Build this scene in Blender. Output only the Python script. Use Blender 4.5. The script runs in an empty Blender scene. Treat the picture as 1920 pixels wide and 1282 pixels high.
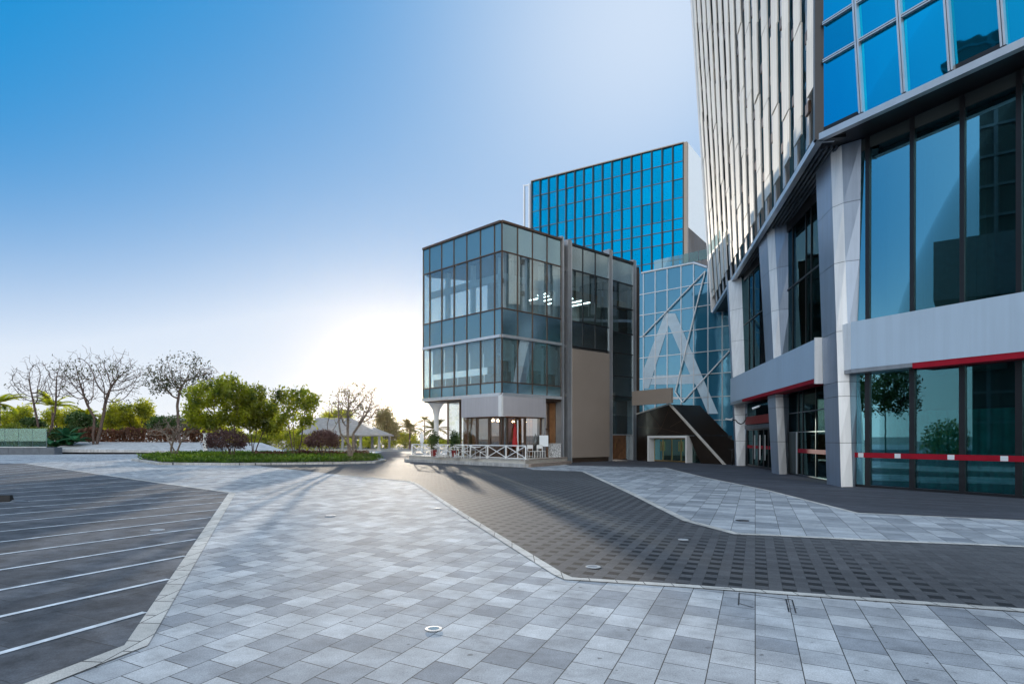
import bpy, math, random
import numpy as np
from mathutils import Vector
SC = bpy.context.scene
COL = SC.collection
R = math.radians
F, HZ, CX, EYE = 1200.0, 822.0, 960.0, 1.7

# ------------------------------------------------------------------ measuring helpers
def G(px, py, z=0.0):
    Y = (EYE - z) * F / (py - HZ)
    return ((px - CX) / F * Y, Y, z)
def at(px, py, Y):
    return ((px - CX) / F * Y, Y, EYE + (HZ - py) / F * Y)
def unit(x, y):
    l = math.hypot(x, y); return (x / l, y / l)

class Face:
    """vertical facade: origin, run direction d, outward normal n"""
    def __init__(s, o, d, n): s.o, s.d, s.n = o, d, n
    def off(s, k): return Face((s.o[0] + s.n[0] * k, s.o[1] + s.n[1] * k), s.d, s.n)
    def run(s, px):
        u = (px - CX) / F
        return (u * s.o[1] - s.o[0]) / (s.d[0] - u * s.d[1])
    def depth(s, px): return s.o[1] + s.run(px) * s.d[1]
    def h(s, px, py): return EYE + (HZ - py) / F * s.depth(px)
    def p(s, r, k, z): return (s.o[0] + s.d[0] * r + s.n[0] * k, s.o[1] + s.d[1] * r + s.n[1] * k, z)
    def pp(s, px, py, k=0.0): return s.p(s.run(px), k, s.h(px, py))

# ------------------------------------------------------------------ mesh builder
LOC = {}
def root_of(o):
    while o.parent: o = o.parent
    return o
class MB:
    def __init__(s): s.v, s.f = [], []
    def add(s, vs, fs):
        b = len(s.v); s.v += [tuple(q) for q in vs]; s.f += [tuple(b + i for i in f) for f in fs]; return s
    def hexa(s, a, b):
        """two matching loops joined to a closed prism"""
        n = len(a)
        fs = [tuple(range(n))[::-1], tuple(range(n, 2 * n))]
        fs += [(i, (i + 1) % n, n + (i + 1) % n, n + i) for i in range(n)]
        return s.add(list(a) + list(b), fs)
    def box(s, x0, x1, y0, y1, z0, z1):
        return s.hexa([(x0, y0, z0), (x1, y0, z0), (x1, y1, z0), (x0, y1, z0)], [(x0, y0, z1), (x1, y0, z1), (x1, y1, z1), (x0, y1, z1)])
    def fbox(s, fa, r0, r1, k0, k1, z0, z1):
        q = lambda z: [fa.p(r0, k0, z), fa.p(r1, k0, z), fa.p(r1, k1, z), fa.p(r0, k1, z)]
        return s.hexa(q(z0), q(z1))
    def prism(s, pts, z0, z1):
        return s.hexa([(p[0], p[1], z0) for p in pts], [(p[0], p[1], z1) for p in pts])
    def slab(s, pts, vec):
        return s.hexa(pts, [(p[0] + vec[0], p[1] + vec[1], p[2] + vec[2]) for p in pts])
    def tube(s, a, b, r0, r1=None, k=8, caps=True):
        r1 = r0 if r1 is None else r1
        a, b = Vector(a), Vector(b); d = (b - a)
        if d.length < 1e-6: return s
        d.normalize(); u = d.orthogonal().normalized(); w = d.cross(u)
        c = [(math.cos(2 * math.pi * i / k), math.sin(2 * math.pi * i / k)) for i in range(k)]
        vs = [a + (u * x + w * y) * r0 for x, y in c] + [b + (u * x + w * y) * r1 for x, y in c]
        fs = [(i, (i + 1) % k, k + (i + 1) % k, k + i) for i in range(k)]
        if caps: fs += [tuple(range(k))[::-1], tuple(range(k, 2 * k))]
        return s.add(vs, fs)
    def bar(s, a, b, w):
        return s.tube(a, b, w * .7071, k=4)
    def lathe(s, c, prof, k=20):
        n = len(prof); vs = []
        for r, z in prof:
            vs += [(c[0] + r * math.cos(2 * math.pi * i / k), c[1] + r * math.sin(2 * math.pi * i / k), c[2] + z) for i in range(k)]
        fs = [(j * k + i, j * k + (i + 1) % k, (j + 1) * k + (i + 1) % k, (j + 1) * k + i) for j in range(n - 1) for i in range(k)]
        fs += [tuple(range(k))[::-1], tuple(range((n - 1) * k, n * k))]
        return s.add(vs, fs)
    def ring(s, c, r, t, axis, k=20, kk=6):
        """torus round unit axis"""
        ax = Vector(axis).normalized(); u = ax.orthogonal().normalized(); w = ax.cross(u); vs = []
        for i in range(k):
            a = 2 * math.pi * i / k; rad = u * math.cos(a) + w * math.sin(a)
            for j in range(kk):
                b = 2 * math.pi * j / kk
                vs.append(Vector(c) + rad * (r + t * math.cos(b)) + ax * t * math.sin(b))
        fs = [(i * kk + j, ((i + 1) % k) * kk + j, ((i + 1) % k) * kk + (j + 1) % kk, i * kk + (j + 1) % kk) for i in range(k) for j in range(kk)]
        return s.add(vs, fs)
    def build(s, name, mat, parent=None, smooth=False, loc=None):
        if parent is not None: L = LOC[root_of(parent).name]
        else:
            L = loc
            if L is None:
                a = np.array(s.v); L = (float(a[:, 0].mean()), float(a[:, 1].mean()), float(a[:, 2].min()))
        me = bpy.data.meshes.new(name)
        me.from_pydata([(x - L[0], y - L[1], z - L[2]) for x, y, z in s.v], [], s.f)
        me.materials.append(mat)
        if smooth: me.polygons.foreach_set('use_smooth', [True] * len(me.polygons))
        o = bpy.data.objects.new(name, me); COL.objects.link(o)
        if parent is not None: o.parent = parent
        else: o.location = L; LOC[o.name] = L
        return o
def tag(o, label=None, cat=None, group=None, kind=None):
    if label: o['label'] = label
    if cat: o['category'] = cat
    if group: o['group'] = group
    if kind: o['kind'] = kind
    return o
def thing(name, loc, label, cat, group=None):
    o = bpy.data.objects.new(name, None); COL.objects.link(o); o.location = loc; o.empty_display_size = .3
    LOC[o.name] = tuple(loc)
    return tag(o, label, cat, group)
def structure(name, mb, mat, **k): return tag(mb.build(name, mat, loc=(0, 0, 0), **k), kind='structure')
def dup(root, loc, label, rz=0.0, sc=1.0, group=None):
    r = root.copy(); COL.objects.link(r); r.location = loc; r.rotation_euler = (0, 0, rz); r.scale = (sc, sc, sc); r['label'] = label
    if group: r['group'] = group
    LOC[r.name] = tuple(loc)
    for ch in list(root.children):
        c = ch.copy(); COL.objects.link(c); c.parent = r
        for g in list(ch.children):
            d = g.copy(); COL.objects.link(d); d.parent = c
    return r

# ------------------------------------------------------------------ materials
class NT:
    def __init__(s, name):
        s.m = bpy.data.materials.new(name); s.m.use_nodes = True; s.t = s.m.node_tree
        s.b = s.t.nodes['Principled BSDF']; s.out = s.t.nodes['Material Output']
    def n(s, typ, ins=None, **props):
        k = s.t.nodes.new('ShaderNode' + typ)
        for a, v in props.items(): setattr(k, a, v)
        for a, v in (ins or {}).items(): s.put(k.inputs[a], v)
        return k
    def put(s, sock, v):
        if hasattr(v, 'is_output'): s.t.links.new(v, sock)
        else: sock.default_value = v
    def math(s, op, a, b=0.0):
        k = s.n('Math', {0: a, 1: b}, operation=op); return k.outputs[0]
    def mix(s, f, a, b, mode='MIX'):
        k = s.n('Mix', data_type='RGBA', blend_type=mode)
        s.put(k.inputs[0], f); s.put(k.inputs[6], a); s.put(k.inputs[7], b); return k.outputs[2]
    def ramp(s, f, stops):
        k = s.n('ValToRGB', {0: f}); e = k.color_ramp.elements
        while len(e) < len(stops): e.new(.5)
        for q, (p, c) in zip(e, stops): q.position = p; q.color = c
        return k.outputs[0]
    def pos(s): return s.n('NewGeometry').outputs['Position']
    def noise(s, vec, scale, detail=4, rough=.55):
        return s.n('TexNoise', {'Vector': vec, 'Scale': scale, 'Detail': detail, 'Roughness': rough}).outputs['Fac']
    def set(s, **k):
        for a, v in k.items(): s.put(s.b.inputs[a.replace('_', ' ')], v)
        return s.m
def c3(r, g=None, b=None): return (r, r if g is None else g, r if b is None else b, 1.0)

def plain(name, col, rough=.5, metal=0.0, var=.12, scale=2.0, bump=0.0, bscale=40.0, spec=.5, streak=0.0):
    t = NT(name); p = t.pos()
    f = t.noise(p, scale, 5)
    lo = c3(*[x * (1 - var) for x in col[:3]]); hi = c3(*[min(1, x * (1 + var)) for x in col[:3]])
    col_ = t.ramp(f, [(.3, lo), (.7, hi)])
    if streak:
        # rain streaks and grime
        mp = t.n('Mapping', {'Vector': p, 'Scale': (5.0, 5.0, .22)}); sk = t.noise(mp.outputs[0], 1.0, 5, .65)
        col_ = t.mix(1.0, col_, t.ramp(sk, [(.3, c3(1 - streak)), (.62, c3(1.0))]), 'MULTIPLY')
        rough = t.math('ADD', t.math('MULTIPLY', sk, .25), rough - .1)
    t.set(Base_Color=col_, Roughness=rough, Metallic=metal)
    t.put(t.b.inputs['Specular IOR Level'], spec)
    if bump:
        bn = t.n('Bump', {'Height': t.noise(p, bscale, 3), 'Strength': bump, 'Distance': .02}); t.put(t.b.inputs['Normal'], bn.outputs[0])
    return t.m

def paving(name, c1, c2, mortar, slope, sa, back, sb, mort=.02, off=.5, stain=.25, rough=.55, dots=None, spec=.3):
    t = NT(name); p = t.pos(); xyz = t.n('SeparateXYZ', {0: p}); x, y = xyz.outputs[0], xyz.outputs[1]
    a = t.math('MULTIPLY', t.math('SUBTRACT', x, t.math('MULTIPLY', y, slope)), 1 / sa)
    b = t.math('MULTIPLY', t.math('ADD', y, t.math('MULTIPLY', x, 1 / back)), 1 / sb)
    v = t.n('CombineXYZ', {0: b, 1: a, 2: 0.0}).outputs[0]
    br = t.n('TexBrick', {'Vector': v, 'Color1': c1, 'Color2': c2, 'Mortar': mortar, 'Scale': 1.0, 'Mortar Size': mort, 'Mortar Smooth': .3,
                          'Bias': 0.0, 'Brick Width': 1.0, 'Row Height': 1.0}, offset=off, offset_frequency=2)
    col = br.outputs['Color']
    if dots:
        # regularly laid darker setts, fading out over wide patches
        fa = t.math('FRACT', t.math('MULTIPLY', a, .5)); fb = t.math('FRACT', t.math('MULTIPLY', t.math('ADD', b, t.math('FLOOR', t.math('MULTIPLY', a, .5))), .5))
        dk = t.math('MULTIPLY', t.math('LESS_THAN', fa, .5), t.math('LESS_THAN', fb, .5))
        pat = t.ramp(t.noise(p, .16, 1), [(.36, c3(.15)), (.47, c3(1))])
        col = t.mix(t.math('MULTIPLY', dk, t.math('MULTIPLY', pat, 1.0)), col, dots)
    st = t.noise(p, 2.3, 7, .7); sp = t.noise(p, 90.0, 2)
    lo = 1 - stain
    col = t.mix(1.0, col, t.ramp(st, [(.34, c3(lo)), (.64, c3(1.06))]), 'MULTIPLY')
    col = t.mix(1.0, col, t.ramp(sp, [(.3, c3(.72)), (.7, c3(1.16))]), 'MULTIPLY')
    blot = t.noise(p, 3.3, 5, .7)
    col = t.mix(1.0, col, t.ramp(blot, [(.2, c3(.6)), (.42, c3(1.0))]), 'MULTIPLY')
    gum = t.noise(p, 11.0, 2, .4)
    col = t.mix(1.0, col, t.ramp(gum, [(.24, c3(.5)), (.29, c3(1.0))]), 'MULTIPLY')
    big = t.noise(p, .22, 4, .6)
    col = t.mix(1.0, col, t.ramp(big, [(.3, c3(.74)), (.65, c3(1.06))]), 'MULTIPLY')
    h = t.math('SUBTRACT', t.math('MULTIPLY', sp, .25), br.outputs['Fac'])
    bn = t.n('Bump', {'Height': h, 'Strength': .35, 'Distance': .006})
    rg = t.math('ADD', t.math('MULTIPLY', blot, .14), rough + .26)
    t.put(t.b.inputs['Normal'], bn.outputs[0]); t.put(t.b.inputs['Specular IOR Level'], spec)
    return t.set(Base_Color=col, Roughness=rg)

def mirror_glass(name, tint, base, fac=.75, rough=.02, lines=0.0, wav=.02, vary=.3):
    """coated curtain wall glass: tinted mirror over a dark body"""
    t = NT(name); p = t.pos()
    lw = t.n('LayerWeight', {'Blend': .35})
    nz = t.noise(p, .35, 3)
    bn = t.n('Bump', {'Height': nz, 'Strength': wav, 'Distance': .5}).outputs[0]
    oi = t.n('ObjectInfo').outputs['Random']
    vt = t.n('HueSaturation', {'Color': tint, 'Value': t.math('ADD', t.math('MULTIPLY', oi, vary), 1 - vary * .6)}).outputs[0]
    gl = t.n('BsdfGlossy', {'Color': vt, 'Roughness': rough, 'Normal': bn})
    bc = base
    if lines:
        z = t.n('SeparateXYZ', {0: p}).outputs[2]
        s = t.math('FRACT', t.math('MULTIPLY', z, lines))
        bc = t.mix(t.math('LESS_THAN', s, .45), base, c3(*[q * 2.2 + .02 for q in base[:3]]))
    df = t.n('BsdfDiffuse', {'Color': bc})
    f = t.math('ADD', t.math('MULTIPLY', lw.outputs['Fresnel'], 1 - fac), fac)
    mx = t.n('MixShader', {0: f, 1: df.outputs[0], 2: gl.outputs[0]})
    t.put(t.out.inputs[0], mx.outputs[0]); return t.m

def clear_glass(name, through, tint, refl=.12, rough=.01, fk=.6, frit=0.0):
    t = NT(name)
    lw = t.n('LayerWeight', {'Blend': .45})
    gl = t.n('BsdfGlossy', {'Color': tint, 'Roughness': rough}); tr = t.n('BsdfTransparent', {'Color': through})
    f = t.math('MINIMUM', t.math('ADD', t.math('MULTIPLY', lw.outputs['Fresnel'], fk), refl), 1.0)
    base = tr.outputs[0]
    if frit:
        # fine printed dots read as a milky veil
        df = t.n('BsdfDiffuse', {'Color': c3(.42, .52, .55)}); base = t.n('MixShader', {0: frit, 1: base, 2: df.outputs[0]}).outputs[0]
    mx = t.n('MixShader', {0: f, 1: base, 2: gl.outputs[0]})
    t.put(t.out.inputs[0], mx.outputs[0]); return t.m

def leaf(name, ca, cb, trans=.5, scale=1.2):
    t = NT(name); p = t.pos()
    f = t.noise(p, scale, 3); oi = t.n('ObjectInfo').outputs['Random']
    col = t.ramp(f, [(.3, ca), (.7, cb)])
    hs = t.n('HueSaturation', {'Color': col, 'Value': t.math('ADD', t.math('MULTIPLY', oi, .4), .8)}).outputs[0]
    df = t.n('BsdfDiffuse', {'Color': hs}); tl = t.n('BsdfTranslucent', {'Color': hs}); gl = t.n('BsdfGlossy', {'Color': c3(.5), 'Roughness': .45})
    m1 = t.n('MixShader', {0: trans, 1: df.outputs[0], 2: tl.outputs[0]})
    m2 = t.n('MixShader', {0: .05, 1: m1.outputs[0], 2: gl.outputs[0]})
    t.put(t.out.inputs[0], m2.outputs[0]); return t.m

def lamp(name, col, k):
    t = NT(name); return t.set(Base_Color=c3(.8), Emission_Color=col, Emission_Strength=k)

M = {}
SL, BK = .38, 1.65
M['pave'] = paving('pale granite paving', c3(.60, .615, .63), c3(.29, .31, .34), c3(.05), SL, .35, BK, .413, mort=.014, stain=.34)
M['pave_far'] = paving('pale granite paving of the side court', c3(.47, .50, .53), c3(.23, .255, .285), c3(.05), SL, .45, BK, .5, mort=.012, off=.0)
M['road'] = paving('dark sett paving', c3(.110, .112, .120), c3(.083, .085, .092), c3(.05), SL, .155, BK, .19, mort=.02, stain=.15, rough=.5, dots=c3(.020, .021, .024))
M['apron'] = paving('dark slab paving', c3(.088, .094, .115), c3(.052, .056, .07), c3(.03), -1.3, .5, .8, 1.0, mort=.01, stain=.3, rough=.5)
M['bay'] = paving('charcoal parking slabs', c3(.150, .160, .182), c3(.095, .102, .118), c3(.05), .46, .92, 2.0, .9, mort=.006, stain=.6, rough=.5)
M['kerb'] = paving('pale kerb stone', c3(.66, .64, .60), c3(.52, .505, .475), c3(.09), .0, .31, 9.0, .5, mort=.02, stain=.2, rough=.6)
M['land'] = plain('distant ground', (.20, .19, .17), .8, var=.2, scale=.2)
M['mark'] = plain('worn white marking', (.56, .59, .62), .6, var=.4, scale=5)
M['stone'] = plain('cream stone', (.50, .47, .42), .6, var=.12, scale=3, bump=.2)
M['stepb'] = plain('brown step stone', (.30, .24, .20), .7, var=.15, scale=3)
M['whitew'] = plain('bright white end wall', (.92, .91, .88), .4, var=.03)
M['white'] = plain('white paint', (.78, .78, .77), .4, var=.04)
M['slabw'] = plain('weathered white concrete', (.50, .49, .48), .7, streak=.4, var=.22, scale=1.2, bump=.3, bscale=9)
M['slate'] = plain('grey roof sheet', (.24, .225, .21), .6, var=.2)
M['slabdark'] = plain('grey wall stone', (.10, .115, .135), .5, var=.2)
M['black'] = plain('black rubber', (.012, .012, .013), .6)
M['dark'] = plain('dark frame metal', (.022, .022, .025), .35, .3)
M['brownm'] = plain('bronze frame metal', (.11, .066, .045), .4, .3)
M['brown'] = plain('brown cladding', (.075, .045, .03), .45, .2, var=.2)
M['portal'] = plain('dark bronze panel', (.018, .012, .009), .35, .3, var=.3)
M['grey'] = plain('grey metal', (.36, .37, .39), .35, .5, var=.08, streak=.2)
M['rim'] = plain('brushed steel rim', (.40, .41, .42), .6, .2, var=.15, scale=30)
M['alu'] = plain('light aluminium', (.62, .63, .65), .32, .6, var=.06)
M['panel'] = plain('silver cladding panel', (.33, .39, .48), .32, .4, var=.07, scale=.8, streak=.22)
M['panelw'] = plain('pale cladding panel', (.88, .88, .88), .38, .05, var=.05, scale=.8, streak=.18)  # on the columns: same cladding as the silver, brighter reflection put into the colour
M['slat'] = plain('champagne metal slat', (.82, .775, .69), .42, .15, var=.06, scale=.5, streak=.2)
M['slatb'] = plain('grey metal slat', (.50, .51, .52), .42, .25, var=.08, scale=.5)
M['fascia'] = plain('pale blue grey fascia', (.47, .58, .69), .5, var=.04, scale=.4, streak=.08)
M['red'] = plain('dark red band', (.33, .008, .022), .65, var=.12, spec=.2)
M['redsign'] = plain('dull red sign', (.24, .015, .014), .5, var=.06)
M['beige'] = plain('taupe panel', (.33, .27, .225), .6, var=.05, scale=.4)
M['signl'] = plain('lavender grey sign panel', (.47, .45, .47), .55, var=.05, scale=.6, streak=.1)
M['blue'] = mirror_glass('deep blue coated glass', c3(.0, .245, .46), c3(.0, .03, .08), .84, vary=.2, wav=.06, lines=0)
M['bluenear'] = mirror_glass('bright blue coated glass', c3(.005, .37, .60), c3(.01, .10, .16), .78, lines=0)
M['atr'] = mirror_glass('sky blue atrium glass', c3(.20, .42, .56), c3(.03, .16, .26), .34, rough=.07, wav=.06)
M['span'] = mirror_glass('teal spandrel glass', c3(.46, .66, .74), c3(.085, .185, .225), .30, rough=.2)
M['spandark'] = mirror_glass('dark spandrel glass', c3(.45, .55, .58), c3(.03, .045, .05), .16, rough=.2)
M['vis'] = clear_glass('clear office glass', c3(.78, .88, .90), c3(.70, .84, .9), .015, fk=.4, frit=.13)
M['visd'] = clear_glass('smoked office glass', c3(.66, .76, .78), c3(.6, .7, .72), .0, fk=.25, frit=.02)
M['shop'] = clear_glass('shop window glass', c3(.85, .9, .9), c3(.9), .02, fk=.35)
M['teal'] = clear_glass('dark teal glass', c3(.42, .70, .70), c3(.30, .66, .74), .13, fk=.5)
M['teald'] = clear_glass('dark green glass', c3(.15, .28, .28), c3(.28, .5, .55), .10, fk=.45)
M['rail'] = clear_glass('balustrade glass', c3(.50, .66, .64), c3(.5, .62, .62), .06, fk=.4)
M['curtain'] = plain('teal curtain', (.03, .34, .33), .8, var=.3, scale=1.5)
M['room'] = plain('interior wall', (.50, .51, .50), .8)
M['roomw'] = plain('white interior paint', (.72, .73, .73), .7, var=.04)
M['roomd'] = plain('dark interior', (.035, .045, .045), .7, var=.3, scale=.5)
M['ceil'] = plain('interior ceiling', (.16, .165, .17), .8)
M['blind'] = plain('roller blind cloth', (.58, .60, .60), .8, var=.05)
M['wood'] = plain('warm timber', (.20, .095, .045), .5, var=.35, scale=3)
M['warm'] = plain('warm interior wall', (.34, .18, .085), .7, var=.3, scale=1.5)
M['tube'] = lamp('lit ceiling tube', c3(.95, 1.0, .97), 11.0)
M['warmfill'] = lamp('warm cafe fill', c3(1.0, .62, .3), 30.0)  # glow for the added cafe fill, not a real fitting
M['letter'] = plain('pale blue letter film', (.50, .62, .70), .4, var=.08)
M['film'] = plain('white window film', (.74, .78, .80), .4, var=.05)
M['gold'] = plain('brass door trim', (.42, .30, .14), .35, .8)
M['bark'] = plain('brown bark', (.105, .068, .052), .85, var=.35, scale=8, bump=.6, bscale=25)
M['barkr'] = plain('pale grey bark', (.20, .155, .12), .85, var=.35, scale=8, bump=.6, bscale=25)
M['barkd'] = plain('dark bark', (.05, .038, .032), .85, var=.35, scale=8)
M['lf_green'] = leaf('green foliage', c3(.03, .075, .010), c3(.46, .49, .02), .64, 1.1)
M['lf_yel'] = leaf('yellow green foliage', c3(.08, .13, .010), c3(.80, .76, .03), .68, .9)
M['lf_dark'] = leaf('dark foliage', c3(.025, .055, .016), c3(.07, .13, .025), .35)
M['lf_big'] = leaf('broad glossy leaves', c3(.018, .085, .035), c3(.04, .15, .06), .3)
M['lf_brown'] = leaf('red brown foliage', c3(.11, .045, .025), c3(.19, .085, .045), .3)
M['lf_purple'] = leaf('purple brown twigs', c3(.07, .035, .034), c3(.14, .075, .065), .2)
M['lf_sparse'] = leaf('dull brown green leaves', c3(.03, .04, .015), c3(.075, .085, .025), .25)
M['lf_pale'] = leaf('pale olive leaves', c3(.16, .15, .06), c3(.28, .25, .10), .5)
M['lf_grass'] = leaf('groundcover leaves', c3(.03, .085, .006), c3(.16, .27, .012), .45, 1.5)
M['soil'] = plain('planting soil', (.05, .036, .025), .9)
# ================================================================== camera, sun, sky
cam = bpy.data.cameras.new('camera'); co = bpy.data.objects.new('camera', cam); COL.objects.link(co)
co.location = (0, 0, EYE); co.rotation_euler = (R(90), 0, 0)
cam.sensor_width = 36; cam.lens = 36 * F / 1920; cam.shift_y = (HZ - 641) / 1920; cam.clip_end = 5000; cam.clip_start = .1
SC.camera = co
SUN_U, SUN_EL = -.18, R(5.0)
az = math.atan2(SUN_U, 1.0)
sdir = Vector((math.sin(az) * math.cos(SUN_EL), math.cos(az) * math.cos(SUN_EL), math.sin(SUN_EL)))
sl = bpy.data.lights.new('sun', 'SUN'); sl.energy = 3.4; sl.angle = R(.6); sl.color = (1.0, .88, .72)
so = bpy.data.objects.new('sun', sl); COL.objects.link(so); so.rotation_euler = sdir.to_track_quat('Z', 'Y').to_euler(); so.location = sdir * 300
W = bpy.data.worlds.new('World'); SC.world = W; W.use_nodes = True
wt = W.node_tree; bg = wt.nodes['Background']
sky = wt.nodes.new('ShaderNodeTexSky'); sky.sky_type = 'NISHITA'; sky.sun_disc = False
sky.sun_elevation = SUN_EL; sky.sun_rotation = az; sky.altitude = 0; sky.air_density = 1.0; sky.dust_density = 1.0; sky.ozone_density = 2.0
SKYK = .12
HAZE = .00003
SKY_DEEP, SKY_PALE, SKY_BACK_FILL = c3(.004, .23, .55), c3(.535, .63, .765), (1.55, 1.45, 1.25)
def wn(typ, ins=None, **p):
    k = wt.nodes.new('ShaderNode' + typ)
    for a, v in p.items(): setattr(k, a, v)
    for a, v in (ins or {}).items():
        if hasattr(v, 'is_output'): wt.links.new(v, k.inputs[a])
        else: k.inputs[a].default_value = v
    return k
tc = wn('TexCoord').outputs['Generated']
tcn = wn('VectorMath', {0: tc}, operation='NORMALIZE').outputs[0]
def wm(op, a, b=0.0, clamp=False):
    return wn('Math', {0: a, 1: b}, operation=op, use_clamp=clamp).outputs[0]
def lobe(vec, p, k):
    d = wn('VectorMath', {0: tcn, 1: tuple(Vector(vec).normalized())}, operation='DOT_PRODUCT').outputs['Value']
    return wm('MULTIPLY', wm('POWER', wm('MAXIMUM', d, 0.0), p), k)
def wmix(f, a, b):
    k = wn('Mix', {0: f}, data_type='RGBA'); 
    for i, v in ((6, a), (7, b)):
        if hasattr(v, 'is_output'): wt.links.new(v, k.inputs[i])
        else: k.inputs[i].default_value = v
    return k.outputs[2]
zel = wn('SeparateXYZ', {0: tcn}).outputs[2]
hz_ = wm('DIVIDE', wm('MAXIMUM', zel, 0.0), .2)
hor = wm('POWER', 2.71828, wm('MULTIPLY', wm('MULTIPLY', hz_, hz_), -1.0))
pale = wm('SUBTRACT', wm('ADD', wm('ADD', lobe((.24, 1, .7), 24.0, .94), wm('MULTIPLY', hor, 1.22)), lobe(sdir, 12.0, .62)), .04, True)
# clear blue air, paler towards the horizon and towards the veiled light round the sun
air = wmix(pale, SKY_DEEP, SKY_PALE)
bk_ = wn('VectorMath', {0: SKY_BACK_FILL, 'Scale': lobe((0, -1, .55), 1.0, 1.0)}, operation='SCALE').outputs[0]  # added white fill in the unseen sky behind the camera, brightens the plaza
air = wn('VectorMath', {0: air, 1: bk_}, operation='ADD').outputs[0]
aur = wm('ADD', lobe((SUN_U, 1, .045), 150.0, .10), lobe((SUN_U + .01, 1, .04), 1500.0, 1.0))
gl_ = wn('VectorMath', {0: (1.0, .80, .50), 'Scale': aur}, operation='SCALE').outputs[0]
warm_ = wm('POWER', 2.71828, wm('MULTIPLY', wm('POWER', wm('DIVIDE', wm('MAXIMUM', zel, 0.0), .11), 2.0), -1.0))
gl_ = wn('VectorMath', {0: gl_, 1: wn('VectorMath', {0: (.16, .11, .03), 'Scale': warm_}, operation='SCALE').outputs[0]}, operation='ADD').outputs[0]
nis = wn('VectorMath', {0: sky.outputs[0], 'Scale': SKYK * .012}, operation='SCALE').outputs[0]
sm_ = wn('VectorMath', {0: wn('VectorMath', {0: air, 1: gl_}, operation='ADD').outputs[0], 1: nis}, operation='ADD').outputs[0]
wt.links.new(sm_, bg.inputs[0]); bg.inputs[1].default_value = 1.0
SC.view_settings.view_transform = 'Standard'; SC.view_settings.look = 'None'; SC.view_settings.exposure = 0.3; SC.view_settings.gamma = 1.0
SC.cycles.use_denoising = True
SC.cycles.max_bounces = 10; SC.cycles.transparent_max_bounces = 24; SC.cycles.glossy_bounces = 5; SC.cycles.transmission_bounces = 4
SC.cycles.sample_clamp_indirect = 6.0; SC.cycles.caustics_reflective = False; SC.cycles.caustics_refractive = False

# ================================================================== ground sheets
def sheet(name, pts, mat, lift):
    mb = MB(); mb.add([(x, y, lift) for x, y in pts], [tuple(range(len(pts)))])
    o = structure(name, mb, mat)
    if o.data.polygons[0].normal.z < 0: o.data.flip_normals()
    return o
def g2(*pp): return [G(x, y)[:2] for x, y in pp]
sheet('ground', [(-1500, -300), (1500, -300), (1500, 2500), (-1500, 2500)], M['land'], -.012)
sheet('plaza', [(-120, -30), (60, -30), (60, 84), (-120, 84)], M['pave'], 0.0)
# dark sett road that swings through the plaza
road = g2((470, 871.5), (642, 890), (770, 902), (784, 907), (868, 961), (1057, 1076), (1073, 1083), (1280, 1096), (1600, 1119), (1920, 1142)) + g2((2250, 1166), (2250, 1044), (1920, 1026.5), (1650, 1015.5), (1440, 1005), (1377, 1002.5), (1280, 976.5), (1181, 926), (1091, 884), (1000, 880), (985, 876.5), (767, 860)) + [(-9.0, 62), (-9, 84), (-17, 84), (-13.2, 52), (-10, 46)]
sheet('road', road, M['road'], .006)
# pale court between the road and the dark apron
court = g2((1091, 884), (1181, 926), (1280, 976.5), (1377, 1002.5), (1440, 1005), (1650, 1015.5), (1920, 1026.5)) + g2((2250, 1044), (2250, 990), (1920, 976), (1610, 962), (1440, 919), (1322, 895), (1249, 877), (1069, 872.5), (985, 876))
sheet('court', court, M['pave_far'], .010)
apron = g2((1249, 877), (1322, 895), (1440, 919), (1610, 962), (1920, 976), (2250, 990)) + [(25, 6), (25, 70), (2, 70)] + g2((1050, 868), (1069, 872.5))
sheet('apron', apron, M['apron'], .0065)
# parking field on the left
bayin = g2((45, 869), (155, 885), (296.5, 905.5), (429, 924), (233, 1211), (52, 1281)) + [(-4.6, 3.6), (-14, 1.5), (-60, 20), (-60, 44), (-33, 43.6)]
sheet('parking', bayin, M['bay'], .006)

def strip(mb, pts, w0, lift, th=.0):
    """flat band of width w0 on the left of a polyline"""
    n = len(pts); offs = []
    for i in range(n):
        a = Vector(pts[max(i - 1, 0)]); b = Vector(pts[i]); c = Vector(pts[min(i + 1, n - 1)])
        d1 = (b - a).normalized() if i else (c - b).normalized(); d2 = (c - b).normalized() if i < n - 1 else d1
        nn = Vector((-d1.y - d2.y, d1.x + d2.x)).normalized(); k = w0 / max(.3, nn.dot(Vector((-d1.y, d1.x))))
        offs.append(b + nn * k)
    vs = [(p[0], p[1], lift) for p in pts] + [(p[0], p[1], lift) for p in offs]
    mb.add(vs, [(i, i + 1, n + i + 1, n + i) for i in range(n - 1)])
kb = MB()
strip(kb, g2((642, 890), (770, 902), (784, 907), (868, 961), (1057, 1076), (1073, 1083), (1280, 1096), (1600, 1119), (1920, 1142), (2250, 1166)), -.14, .0105)
structure('kerb_strip', kb, M['kerb'])
kb = MB(); strip(kb, g2((1091, 884), (1181, 926), (1280, 976.5), (1377, 1002.5), (1440, 1005), (1650, 1015.5), (1920, 1026.5), (2250, 1044)), .17, .0145)
strip(kb, g2((1249, 877), (1322, 895), (1440, 919), (1610, 962), (1920, 976), (2250, 990)), -.12, .0145)
structure('kerb_strip', kb, M['kerb'])
kb = MB()
inn = g2((45, 869), (155, 885), (296.5, 905.5), (429, 924)); strip(kb, inn, .16, .0105)
a1, a2, a3, a4 = g2((429, 924), (233, 1211), (52, 1281), (52, 1281)); b1, b2, b3 = g2((442, 924), (277, 1211), (100, 1281))
d = Vector(b3) - Vector(b2); 
kb.add([(*a1, .0106), (*b1, .0106), (*b2, .0106), (*a2, .0106)], [(0, 1, 2, 3)])
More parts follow.
